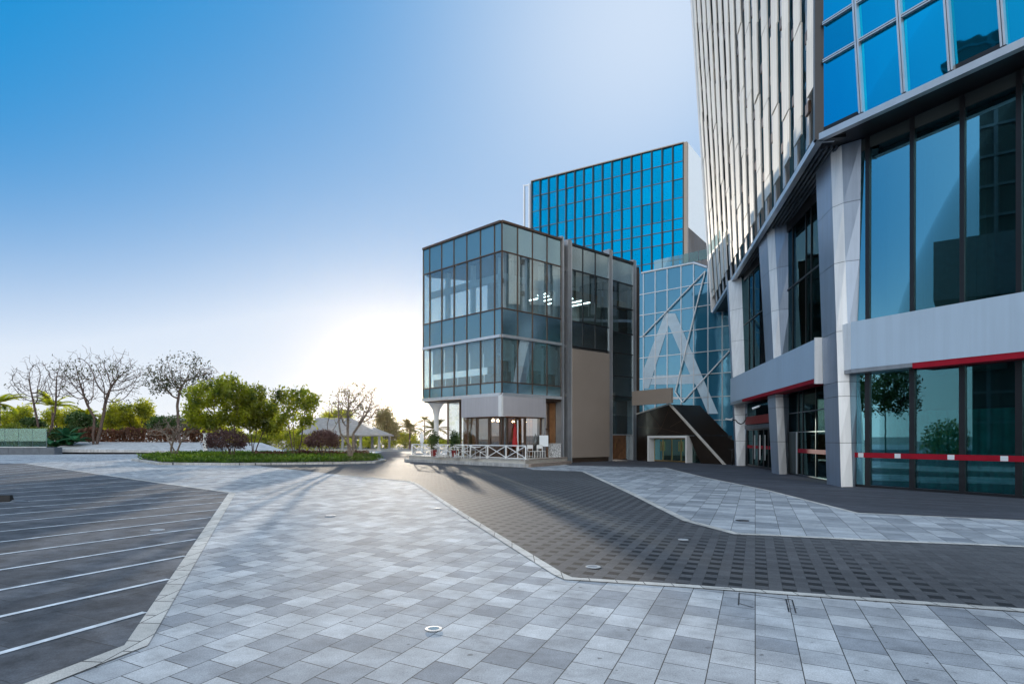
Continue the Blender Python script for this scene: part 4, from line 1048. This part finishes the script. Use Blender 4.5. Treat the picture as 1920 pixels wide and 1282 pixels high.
def dome(px, pyc, Y, hw, hh, label, seed):
    rng = np.random.default_rng(seed); c, r = ell(px, pyc, Y, hw, hh, hw); x, y = gnd(px, Y)
    t = thing('domed_shrub', (x, y, 0), label, 'shrub')
    att = blob(rng, 320, c, r, .7, -.35)
    A, par = colonize(seed, [[(x, y, .1), (x - .3, y, c[2] - r[2] * .6)], [(x, y, .1), (x + .25, y + .1, c[2] - r[2] * .55)], [(x, y, .1), (x, y - .2, c[2] - r[2] * .5)]], att, .16, 3, .16); rr, _ = radii(A, par, .008)
    wood(A, par, rr, .006, maxr=.07).build('trunk', M['barkd'], t)
    cen = np.array(blob(rng, 5200, c, r, .72, -.42)); cen += rng.normal(0, .09, cen.shape); d_ = cen - np.array(c); cen = np.array(c) + d_ * (1 + .13 * np.sin(d_[:, :1] * 4.1 + seed) * np.sin(d_[:, 1:2] * 3.3 + d_[:, 2:] * 5))
    out = np.array(blob(rng, 420, c, (r[0] * 1.2, r[1] * 1.2, r[2] * 1.22), .82, -.3)); cen = np.vstack([cen[: 4300], out])
    leaves(cen, .14, seed, aspect=.4).build('crown', M['lf_purple'], t)
dome(424, 829, 46.5, 37, 22, 'clipped purple brown domed shrub left of centre on the island, before the white sign block', 51)
dome(605, 827, 47, 29, 19, 'clipped purple brown domed shrub on the right part of the island', 52)

# ---- big bare trees beyond the white slab
bare('bare_tree', 178, 74, [(176, 782, .1), (192, 772, .3)], [(188, 706, 84, 62), (150, 715, 44, 40), (232, 706, 44, 40)], 'tallest bare tree with a wide spreading crown beyond the white slab', 61, n=620, per=2, size=.3, keep=.22, D=.42, dk=.4, di=9, tip=.016, maxr=.36, spread=.22, mat='lf_sparse', flat=-.82, shell=.15)
bare('bare_tree', 80, 76, [(80, 790, .1), (68, 770, -.2), (100, 772, .3)], [(80, 712, 56, 52), (50, 722, 36, 40), (108, 710, 34, 44)], 'leafless tree with thin upright stems at far left behind the glass balustrade', 62, n=420, per=1, size=.26, keep=.08, D=.42, dk=.4, di=9, tip=.015, maxr=.24, flat=-.85, mat='lf_sparse', shell=.15)
bare('bare_tree', 338, 76, [(340, 770, .2), (334, 760, -.2)], [(342, 704, 66, 44), (308, 712, 36, 36), (385, 702, 28, 22)], 'bare tree with dark leaf tufts behind the largest green island tree', 63, n=480, per=5, size=.30, keep=.6, D=.42, dk=.4, di=9, tip=.015, maxr=.26, spread=.25, mat='lf_sparse', flat=-.8, shell=.15)
# ---- backdrop of shrubs and trees
def shrub(px, py, Y, hw, hh, label, seed, mat='lf_yel', n=4200, size=.3, name='shrub', cat='shrub', group=None, bark='barkd', clump=9):
    rng = np.random.default_rng(seed); x, y = gnd(px, Y); c, r = ell(px, py, Y, hw, hh, hw * .8)
    t = thing(name, (x, y, 0), label, cat, group)
    mb = MB(); cen = []
    for i in range(clump):
        p = np.array(blob(rng, 1, c, (r[0] * .75, r[1] * .75, r[2] * .7), .2)[0]); k = rng.uniform(.35, .6)
        cen += blob(rng, n // clump, p, (r[0] * k, r[1] * k, r[2] * k * 1.1), .25)
        mb.tube((x + rng.normal(0, .2), y, 0), tuple(p), .10, .03, k=5)
    mb.build('stem', M[bark], t); cen = np.array(cen); cen = cen[cen[:, 2] > .1]
    leaves(cen, size, seed, aspect=.5).build('foliage', M[mat], t); return t
S = shrub
S(28, 782, 92, 46, 34, 'bright yellow green tree at the far left edge beneath the palm', 71, n=6000, name='backdrop_tree', cat='tree')
S(118, 785, 96, 40, 26, 'yellow green bush behind the leafless upright tree', 72)
S(210, 782, 90, 34, 34, 'yellow green tree right of the tallest bare trunk', 73, n=5000, name='backdrop_tree', cat='tree')
S(262, 780, 92, 40, 36, 'golden green tree between the tallest bare tree and the island trees', 74, n=6000, name='backdrop_tree', cat='tree')
S(150, 790, 84, 30, 22, 'dark green bush left of the tallest bare trunk', 75, mat='lf_dark')
S(60, 795, 80, 38, 14, 'dark bush above the glass balustrade', 76, mat='lf_dark', n=3000)
S(160, 812, 78, 26, 14, 'dark low bush at the foot of the tallest bare tree', 77, mat='lf_dark', n=2500)
S(310, 800, 88, 34, 24, 'dark green bush behind the leafless twiggy dome', 78, mat='lf_dark', n=3500)
S(365, 800, 90, 34, 26, 'dark green bush behind the white sign block', 79, mat='lf_dark', n=3500)
S(420, 812, 88, 34, 18, 'yellow green bush behind the trunks of the largest island tree', 80)
S(500, 815, 92, 40, 16, 'yellow green bush seen under the curved stems of the island trees', 81)
S(560, 820, 96, 36, 14, 'light green bush left of the pavilion roof', 82)
S(630, 778, 112, 40, 16, 'yellow crown showing above the pavilion roof ridge', 83, n=3500, name='backdrop_tree', cat='tree')
S(690, 826, 112, 34, 12, 'light bush seen between the pavilion posts', 84)
S(725, 795, 108, 28, 42, 'tall hazy olive tree right of the pavilion in the sun glare', 85, mat='lf_pale', n=6500, name='backdrop_tree', cat='tree')
S(760, 822, 116, 22, 18, 'pale bush in the sun glare beside the railing', 86, n=2500)
S(812, 826, 110, 26, 12, 'low bush behind the terrace railing', 87, mat='lf_pale', n=2500)
S(240, 796, 140, 200, 22, 'long far belt of trees behind the left hand shrubs', 88, mat='lf_dark', n=9000, size=.55, name='tree_belt', cat='trees', clump=34)
S(640, 812, 150, 190, 18, 'long far belt of trees behind the pavilion', 89, mat='lf_pale', n=9000, size=.55, name='tree_belt', cat='trees', clump=34)
hedge('hedge', 150, 400, 77, 79, 1.0, 3.0, 1.6, 'lf_brown', 'red brown hedge along the back of the sloping white slab', 7000, .24, 91)
hedge('hedge', -60, 84, 74, 74, .6, 3.35, 1.6, 'lf_green', 'clipped green hedge above the glass balustrade at far left', 5000, .24, 92)
hedge('hedge', 540, 860, 104, 106, .1, 1.6, 1.5, 'lf_yel', 'long sunlit hedge beyond the far road', 6000, .26, 93)
hedge('hedge', 395, 610, 85, 87, .1, 2.5, 1.6, 'lf_yel', 'loose yellow green hedge behind the right end of the white slab', 6000, .26, 94)
hedge('hedge', 84, 165, 80, 80, .1, 3.2, 1.6, 'lf_dark', 'dark hedge behind the big glossy leaves', 3500, .26, 95)
# broad leaved plant
def fronds(root, c, n, L, w, seed, mat, droop=.5, name='frond', seg=6, up=(.2, 1.3)):
    rng = np.random.default_rng(seed)
    for i in range(n):
        a = 2 * math.pi * i / n + rng.uniform(-.3, .3); e = rng.uniform(*up); l = L * rng.uniform(.75, 1.1); vs = []; mb = MB()
        side = Vector((-math.sin(a), math.cos(a), 0)); p = Vector(c); el = e
        for s in range(seg + 1):
            t = s / seg; ww = w * math.sin(math.pi * min(.97, .12 + t * .85)) ** .8
            vs += [p - side * ww - Vector((0, 0, ww * .25)), p.copy(), p + side * ww - Vector((0, 0, ww * .25))]
            p = p + Vector((math.cos(a) * math.cos(el), math.sin(a) * math.cos(el), math.sin(el))) * (l / seg); el -= droop * 1.6 / seg * (1 + t)
        mb.add(vs, [(3 * s + j, 3 * s + j + 1, 3 * s + 3 + j + 1, 3 * s + 3 + j) for s in range(seg) for j in (0, 1)])
        mb.build(name, M[mat], root, smooth=True)
x, y = gnd(122, 73)
bp_ = thing('broadleaf_plant', (x, y, 0), 'clump of big glossy green banana like leaves beside the glass balustrade', 'plant')
for i in range(7):
    q = (x + rg.uniform(-1.9, 1.9), y + rg.uniform(-.8, .8), rg.uniform(.3, 1.9)); fronds(bp_, q, 6, 2.3, .34, 100 + i, 'lf_big', .75, 'leaf', up=(.3, 1.35))
MB().tube((x - .5, y, 0), (x - .4, y, 1.8), .16, .1).tube((x + .7, y + .2, 0), (x + .8, y, 1.4), .14, .08).build('stem', M['lf_big'], bp_)
# palms
def palm_leaf(root, c, a, el, L, seed, mat):
    rng = np.random.default_rng(seed); mb = MB(); p = Vector(c); seg = 14; pts = []
    for s in range(seg + 1):
        pts.append(p.copy()); p = p + Vector((math.cos(a) * math.cos(el), math.sin(a) * math.cos(el), math.sin(el))) * (L / seg); el -= 1.5 / seg * (s / seg + .35)
    side = Vector((-math.sin(a), math.cos(a), 0))
    for s in range(seg): mb.tube(pts[s], pts[s + 1], .02, k=3, caps=False)
    for s in range(2, seg):
        f = (pts[s + 1] - pts[s]).normalized(); l = L * .30 * math.sin(math.pi * (s / seg * .85 + .12))
        for sg in (-1, 1):
            for h in (0, .5):
                b = pts[s] + (pts[s + 1] - pts[s]) * h; t = b + (side * sg * .8 + f * .55 + Vector((0, 0, -.25 + rng.uniform(-.1, .1)))).normalized() * l; w = f * .10
                mb.add([b - w, b + w, t], [(0, 1, 2)])
    mb.build('frond', M[mat], root)
def palm(px, ytop, Y, label, seed, L=2.6, mat='lf_yel', n=15):
    rng = np.random.default_rng(seed); x, y = gnd(px, Y); z = zy(ytop, Y) - L * .45; t = thing('palm_tree', (x, y, 0), label, 'palm')
    MB().tube((x, y, 0), (x + .05, y, z), .17, .13, k=8).build('trunk', M['bark'], t)
    for i in range(n): palm_leaf(t, (x, y, z), 2 * math.pi * i / n + rng.uniform(-.2, .2), rng.uniform(.05, 1.25), L * rng.uniform(.85, 1.1), seed * 50 + i, mat)
palm(-2, 735, 86, 'feathery palm cut by the left edge of the view', 201, 3.4)
palm(98, 742, 88, 'bright palm behind the thin upright leafless stems', 202, 3.4)
palm(162, 768, 90, 'small palm just left of the tallest bare trunk', 203, 2.4)
palm(768, 792, 104, 'pale palm in the sun glare left of the flared column', 204, 2.6, 'lf_pale')
palm(816, 790, 98, 'pale palm right behind the flared column', 205, 2.8, 'lf_pale')
palm(796, 782, 150, 'tiny far palm with a thin tall trunk in the sun glare', 206, 1.8, 'lf_pale', 11)


bt = thing('round_tree', (-36, 27, 0), 'dark round headed tree seen only as a reflection in the right glass', 'tree')
A_, p_ = colonize(900, [[(-36, 27, 0), (-36, 27, 3.5)]], blob(np.random.default_rng(9), 160, (-36, 27, 6.6), (3.6, 3.6, 3.0), .3), .4, 6, .5)
r_, _ = radii(A_, p_, .012); wood(A_, p_, r_, .01, maxr=.25).build('trunk', M['barkd'], bt)
e_ = A_[r_ < .02]; leaves(np.repeat(e_, 30, 0) + np.random.default_rng(3).normal(0, .3, (len(e_) * 30, 3)), .32, 4).build('crown', M['lf_dark'], bt)
for k_, (xx, yy, rr_) in enumerate(((-38, 22, 2.4), (-37, 31, 2.0))):
    t = thing('round_shrub', (xx, yy, 0), ['dark shrub mirrored in the right glass below the round tree', 'dark shrub mirrored in the right glass beside the round tree'][k_], 'shrub')
    leaves(np.array(blob(np.random.default_rng(40 + k_), 2600, (xx, yy, rr_ * .6), (rr_, rr_, rr_), .4, -.6)), .3, 41 + k_).build('foliage', M['lf_green'], t); MB().tube((xx, yy, 0), (xx, yy, rr_), .08, .03).build('stem', M['barkd'], t)

# ================================================================== low walls, slab, sign, pavilion, lamp post
x0, y0_ = gnd(-70, 68); x1, y1 = gnd(102, 68)
w = MB()
zw = zy(838.5, 68)
lw = MB(); 
for i in range(6):
    a, b = x0 + (x1 - x0) * i / 6, x0 + (x1 - x0) * (i + 1) / 6; lw.box(a + .012, b - .012, 68, 69.2, 0, zw)
lwo = lw.build('low_wall', M['slabdark'], loc=((x0 + x1) / 2, 68.6, 0)); tag(lwo, 'low wall of dark grey stone blocks at the far left', 'wall')
gb = thing('glass_balustrade', ((x0 + x1) / 2, 68.4, zw), 'green tinted glass balustrade on the dark stone wall at far left', 'balustrade')
xa, xb = gnd(-70, 68.5)[0], gnd(87, 68.5)[0]; zg = zy(803, 68.5)
for i in range(6):
    a, b = xa + (xb - xa) * i / 6, xa + (xb - xa) * (i + 1) / 6
    MB().box(a + .02, b - .02, 68.5, 68.53, zw + .06, zg).build('glass_pane', M['rail'], gb); MB().box(b - .04, b + .0, 68.54, 68.6, zw, zg - .1).build('post', M['grey'], gb)
MB().box(xa, xb, 68.45, 68.6, zw + .001, zw + .06).build('channel', M['alu'], gb)
# sloping white slab
A0, B0 = gnd(101, 70), gnd(545, 70); A1, B1 = gnd(128, 76), gnd(490, 77)
zf, zbk = zy(841, 70), zy(828, 76); zb_ = zy(847.5, 70)
sw = thing('white_slab', ((A0[0] + B0[0]) / 2, 72, 0), 'long sloping slab of weathered white concrete before the hedges', 'bench')
MB().hexa([(*A0, zb_), (*B0, zb_ - .1), (*B1, zb_ - .1), (*A1, zb_)], [(*A0, zf), (B0[0], B0[1], zb_ - .05), (*B1, zbk - .1), (*A1, zbk)]).build('slab', M['slabw'], sw)
MB().prism([(A0[0] + .3, A0[1] + .5), (B0[0] - .3, B0[1] + .5), (B1[0], B1[1] - .5), (A1[0], A1[1] - .5)], 0, zb_ - .01).build('base', M['black'], sw)  # black colour paints in the shade under the slab
# white sign block
sx0, sy = gnd(381, 60); sx1 = gnd(388.5, 60)[0]; sx2 = gnd(413, 60)[0]
sb_ = thing('sign_block', ((sx0 + sx2) / 2, 60.2, 0), 'white and grey upright sign block standing behind the left domed shrub', 'sign')
MB().box(sx0, sx1, 60, 60.8, 0, zy(813, 60)).build('post', M['white'], sb_); MB().box(sx1 + .005, sx2, 60.05, 60.7, 0, zy(815, 60)).build('panel', M['panel'], sb_)
MB().box(sx0 - .06, sx1 + .06, 59.94, 60.86, zy(813, 60) + .002, zy(812, 60)).build('cap', M['white'], sb_)
lx_, ly_ = gnd(411, 64)
lp = thing('lamp_post', (lx_, ly_, 0), 'slim white post rising behind the largest island tree', 'lamp post')
MB().tube((lx_, ly_, 0), (lx_, ly_, 4.6), .13, .10, k=10).build('pole', M['white'], lp); MB().lathe((lx_, ly_, 4.6), [(.10, .0), (.2, .1), (.2, .22), (.05, .3)], 12).build('head', M['white'], lp)
# pavilion
pv = thing('pavilion', (*gnd(640, 96), 0), 'open pavilion with a pale hipped roof behind the bare tree', 'pavilion')
Yp = 92.0; e0, e1 = gnd(560, Yp)[0], gnd(717, Yp)[0]; ze = zy(815, Yp); zr_ = zy(783, 96)
r0_, r1_ = gnd(592, 96)[0], gnd(655, 96)[0]
hip = [(e0, Yp, ze), (e1, Yp, ze), (e1, Yp + 9, ze), (e0, Yp + 9, ze), (r0_, Yp + 4.5, zr_), (r1_, Yp + 4.5, zr_)]
mb = MB(); up_ = [(p[0], p[1], p[2]) for p in hip]; lo_ = [(p[0], p[1], p[2] - .18) for p in hip]
mb.add(up_ + lo_, [(0, 1, 5, 4), (1, 2, 5), (2, 3, 4, 5), (3, 0, 4), (6, 10, 11, 7), (7, 11, 8), (8, 11, 10, 9), (9, 10, 6), (0, 6, 7, 1), (1, 7, 8, 2), (2, 8, 9, 3), (3, 9, 6, 0)]); mb.build('roof', M['slate'], pv)
for px in (572, 604, 640, 674, 709):
    for dy in (.6, 8.2):
        x = gnd(px, Yp)[0]; MB().box(x - .16, x + .16, Yp + dy, Yp + dy + .3, 0, ze - .1 + (0 if dy < 1 else 0)).build('post', M['grey'], pv)
mb = MB(); mb.box(e0 + .5, e1 - .3, Yp + .5, Yp + 8.6, 0, .14); mb.build('floor', M['stone'], pv)
# flared white column at the terrace's far end
fx, fy = gnd(818, 60.5); fc = thing('flared_column', (fx, fy, 0), 'white mushroom shaped column at the left end of the teal block', 'column')
zt_ = zy(751, 60.5)
MB().lathe((fx, fy, 0), [(.26, 0), (.22, zt_ * .55), (.24, zt_ * .72), (.36, zt_ * .84), (.7, zt_ * .94), (1.25, zt_)], 20).build('shaft', M['white'], fc, smooth=True); MB().lathe((fx, fy, zt_ + .001), [(1.25, 0), (1.3, .14)], 20).build('cap', M['white'], fc)
px_, py_ = gnd(791, 84); wp = thing('lamp_post', (px_, py_, 0), 'white stepped post in the sun glare beyond the terrace railing', 'lamp post')
MB().tube((px_, py_, 0), (px_, py_, 2.6), .16, .14, k=8).build('pole', M['white'], wp); MB().box(px_ - .24, px_ + .24, py_ - .15, py_ + .15, 1.2, 2.3).build('head', M['white'], wp)

# ================================================================== cafe furniture
def tbl(px, Y, label):
    x, y = gnd(px, Y); z = zp + .0; t = thing('cafe_table', (x, y, z), label, 'table', 'white cafe tables')
    MB().box(x - .34, x + .34, y - .34, y + .34, z + .71, z + .745).build('tabletop', M['white'], t)
    MB().tube((x, y, z + .03), (x, y, z + .708), .03).build('leg', M['alu'], t); MB().lathe((x, y, z), [(.24, 0), (.22, .025), (.05, .03)], 14).build('base', M['alu'], t)
def chair(px, Y, label, rz=0.0):
    x, y = gnd(px, Y); z = zp; t = thing('cafe_chair', (x, y, z), label, 'chair', 'white cafe chairs')
    c_, s_ = math.cos(rz), math.sin(rz); W_ = lambda a, b, h: (x + a * c_ - b * s_, y + a * s_ + b * c_, z + h)
    def bx(a0, a1, b0, b1, h0, h1): return MB().hexa([W_(a0, b0, h0), W_(a1, b0, h0), W_(a1, b1, h0), W_(a0, b1, h0)], [W_(a0, b0, h1), W_(a1, b0, h1), W_(a1, b1, h1), W_(a0, b1, h1)])
    bx(-.2, .2, -.2, .2, .43, .46).build('seat', M['white'], t); bx(-.2, .2, .185, .215, .62, .86).build('backrest', M['white'], t)
    for a in (-.18, .18):
        MB().tube(W_(a, -.18, 0), W_(a, -.17, .429), .016, k=6).build('leg', M['white'], t); MB().tube(W_(a, .22, 0), W_(a, .2, .619), .016, k=6).build('leg', M['white'], t)
def pxy(fa, r, k): p = fa.p(r, k, 0); return CX + p[0] / p[1] * F, p[1]
for r, k, l in ((5.7, .75, 'white cafe table nearest the left end of the terrace'), (3.6, .8, 'white cafe table in the middle of the terrace before the timber windows'), (1.6, .85, 'white cafe table near the corner of the teal block')): tbl(*pxy(FL, r, k), l)
for r, k, l, a in ((6.5, .9, 'white chair at the far left of the terrace', 1.4), (4.9, .8, 'white chair between the first two terrace tables', -1.3), (4.3, .95, 'white chair left of the middle terrace table', 1.6), (2.7, .85, 'white chair between the middle and corner tables', -1.5), (2.3, .95, 'white chair just left of the corner table', 1.6), (.8, .9, 'white chair close to the corner under the red parasol', -1.5)): chair(*pxy(FL, r, k), l, a)
for r, k, l, a in ((2.1, .55, 'white chair before the cafe door right of the parasol', .3), (2.75, .6, 'white chair between the door and the easel board', -.4), (3.2, .45, 'white chair under the easel board', 2.6)): chair(*pxy(FR, r, k), l, a)
ux, uy, _ = FR.p(.55, .75, 0); um = thing('parasol', (ux, uy, zp), 'furled red parasol on a white pole at the cafe corner', 'parasol')
MB().tube((ux + .12, uy, zp + .06), (ux + .12, uy, zp + 2.45), .04, k=8).build('pole', M['white'], um)
MB().lathe((ux - .06, uy, zp), [(.0, .75), (.17, .76), (.2, .9), (.13, 1.5), (.11, 1.9), (.06, 2.05), (.10, 2.15), (.02, 2.25)], 9).build('canopy', plain('red canvas', (.35, .012, .012), .8, var=.2, scale=6), um)
MB().lathe((ux + .12, uy, zp), [(.25, 0), (.25, .05), (.06, .06)], 14).build('base', M['alu'], um)
MB().box(ux + .04, ux + .2, uy - .1, uy + .1, zp + .5, zp + .8).build('crank_box', M['white'], um)
ex_, ey_, _ = FR.p(3.55, .32, 0); es = thing('easel_board', (ex_, ey_, zp), 'pale blue menu board on an easel right of the cafe door', 'sign')
MB().hexa([(ex_ - .3, ey_, zp + .75), (ex_ + .3, ey_, zp + .75), (ex_ + .3, ey_ + .04, zp + .75), (ex_ - .3, ey_ + .04, zp + .75)], [(ex_ - .3, ey_ + .2, zp + 1.5), (ex_ + .3, ey_ + .2, zp + 1.5), (ex_ + .3, ey_ + .24, zp + 1.5), (ex_ - .3, ey_ + .24, zp + 1.5)]).build('board', M['film'], es)
for a in (-.26, .26): MB().tube((ex_ + a, ey_ - .1, zp), (ex_ + a * .7, ey_ + .24, zp + 1.6), .02, k=6).build('leg', M['wood'], es)
MB().tube((ex_, ey_ + .55, zp), (ex_, ey_ + .26, zp + 1.55), .02, k=6).build('leg', M['wood'], es)
hx, hy, _ = FR.p(4.65, .28, 0)
t_ = NT('white laminate with black strokes'); vv = t_.n('TexVoronoi', {'Scale': 5.0}, feature='DISTANCE_TO_EDGE').outputs['Distance']
mk = t_.math('LESS_THAN', vv, .035); t_.set(Base_Color=t_.mix(mk, c3(.72), c3(.03)), Roughness=.5)
mb = MB(); mb.fbox(FR, 4.25, 5.05, .05, .5, zp, zp + .92); cb_ = mb.build('podium', t_.m, loc=(hx, hy, zp)); tag(cb_, 'white podium with black line pattern at the cafe entrance', 'podium')
mb = MB(); mb.fbox(FR, 4.22, 5.08, .02, .53, zp + .922, zp + .95); mb.build('top', M['white'], cb_)
# potted plants outside the shop glass
for i, (r, lab) in enumerate(((6.8, 'potted bush at the left end of the shop windows'), (4.4, 'potted bush beside the timber framed shop windows'))):
    p = FL.p(r, .3, zp); t = thing('potted_plant', p, lab, 'plant')
    MB().lathe(p, [(.17, 0), (.24, .45), (.26, .47), (.2, .48)], 14).build('pot', M['redsign'], t)
    c = np.array(blob(np.random.default_rng(300 + i), 700, (p[0], p[1], p[2] + 1.15), (.42, .42, .7), .2)); leaves(c, .16, 310 + i, aspect=.5).build('foliage', M['lf_dark'], t)
    MB().tube((p[0], p[1], p[2] + .45), (p[0], p[1], p[2] + 1.1), .03).build('stem', M['barkd'], t)

# ================================================================== small things on the paving
lens = NT('lamp lens'); lens.set(Base_Color=c3(.30, .36, .38), Roughness=.08); lens.put(lens.b.inputs['Specular IOR Level'], .9)
for (px, py, R0, lab, lit) in ((813, 1180, .078, 'steel rimmed ground light in the near pale paving', 'alu'), (620, 967, 0.115, 'flush round ground light in the middle of the pale paving', 'grey'), (821, 953, 0.086, 'flush ground light near the curved kerb of the dark road', 'grey'),
                               (295, 994, 0.122, 'round white ground light among the parking lines', 'grey'), (1112, 1063, .10, 'round steel cover in the near tip of the dark road', 'grey'), (1281, 1012, 0.086, 'round pale ground light in the middle of the dark road', 'grey')):
    x, y, _ = G(px, py); t = thing('ground_light', (x, y, .0), lab, 'ground light', 'round lights set flush in the paving')
    z = .012; mb = MB(); k = 28
    prof = [(R0, .0), (R0 * .97, .005), (R0 * .66, .006), (R0 * .62, .003)]
    vs = []
    for r, h in prof: vs += [(x + r * math.cos(2 * math.pi * i / k), y + r * math.sin(2 * math.pi * i / k), z + h - .004) for i in range(k)]
    mb.add(vs, [(j * k + i, j * k + (i + 1) % k, (j + 1) * k + (i + 1) % k, (j + 1) * k + i) for j in range(3) for i in range(k)]); mb.build('rim', M['rim' if lit == 'alu' else 'slabdark' if lit == 'x' else 'rim'], t)
    MB().lathe((x, y, z - .002), [(R0 * .61, 0), (R0 * .6, .003)], k).build('lens', lens.m if lit == 'alu' else M['grey'], t)
x, y, _ = G(1392, 976.5); dr_ = thing('drain_cover', (x, y, .01), 'small dark oval drain cover in the pale side court', 'drain cover')
MB().lathe((x, y, .0105), [(.14, 0), (.135, .008)], 20).build('plate', M['dark'], dr_)
# rubber wheel stop with its mortar foot
x, y, _ = G(21, 941); ws = thing('wheel_stop', (x - .6, y, .006), 'black rubber wheel stop cut by the left edge of the parking field', 'wheel stop')
MB().hexa([(x - 1.9, y - .11, .012), (x, y - .06, .012), (x, y + .12, .012), (x - 1.9, y + .07, .012)], [(x - 1.88, y - .06, .19), (x - .03, y - .01, .19), (x - .03, y + .08, .19), (x - 1.88, y + .03, .19)]).build('body', M['black'], ws)
MB().add([(x + .005, y - .07, .013), (x + .3, y - .06, .013), (x + .52, y + .0, .013), (x + .32, y + .1, .013), (x + .005, y + .13, .013), (x + .02, y + .02, .06), (x + .26, y + .03, .06)], [(0, 1, 6, 5), (1, 2, 6), (2, 3, 6), (3, 4, 5, 6), (4, 0, 5)]).build('foot', M['slabdark'], ws)
# bicycle against the far column
bx_, by_, _ = G(1373, 871.5); bc = thing('bicycle', (bx_, by_, 0), 'black bicycle parked against the farthest silver column', 'bicycle')
dv_ = Vector((.35, .94, 0)).normalized(); hub = [Vector((bx_, by_, .34)) - dv_ * .5, Vector((bx_, by_, .34)) + dv_ * .5]; ax_ = dv_.cross(Vector((0, 0, 1)))
for h in hub:
    wv = MB().ring(h, .32, .025, ax_).build('wheel', M['black'], bc, smooth=True)
    mb = MB(); [mb.tube(h, h + (dv_ * math.cos(a) + Vector((0, 0, 1)) * math.sin(a)) * .31, .004, k=3) for a in np.linspace(0, 2 * math.pi, 13)[:-1]]; mb.build('spokes', M['grey'], wv)
bb_, st_, hd_ = Vector((bx_, by_, .3)), Vector((bx_, by_, .78)) + dv_ * -.16, Vector((bx_, by_, .86)) + dv_ * .34
mb = MB(); [mb.tube(a, b, .017, k=6) for a, b in ((bb_, st_), (bb_, hd_), (st_, hd_), (hub[0], bb_), (hub[0], st_), (hd_, hub[1]), (st_, st_ + Vector((0, 0, .14))), (hd_, hd_ + Vector((0, 0, .16))))]; mb.build('frame', M['dark'], bc)
MB().tube(hd_ + Vector((0, 0, .16)) - ax_ * .27, hd_ + Vector((0, 0, .16)) + ax_ * .27, .014, k=6).build('handlebar', M['dark'], bc)
s_ = st_ + Vector((0, 0, .16)); MB().hexa([s_ - dv_ * .13 - ax_ * .07, s_ - dv_ * .13 + ax_ * .07, s_ + dv_ * .13 + ax_ * .02, s_ + dv_ * .13 - ax_ * .02], [q + Vector((0, 0, .05)) for q in (s_ - dv_ * .13 - ax_ * .07, s_ - dv_ * .13 + ax_ * .07, s_ + dv_ * .13 + ax_ * .02, s_ + dv_ * .13 - ax_ * .02)]).build('saddle', M['black'], bc)
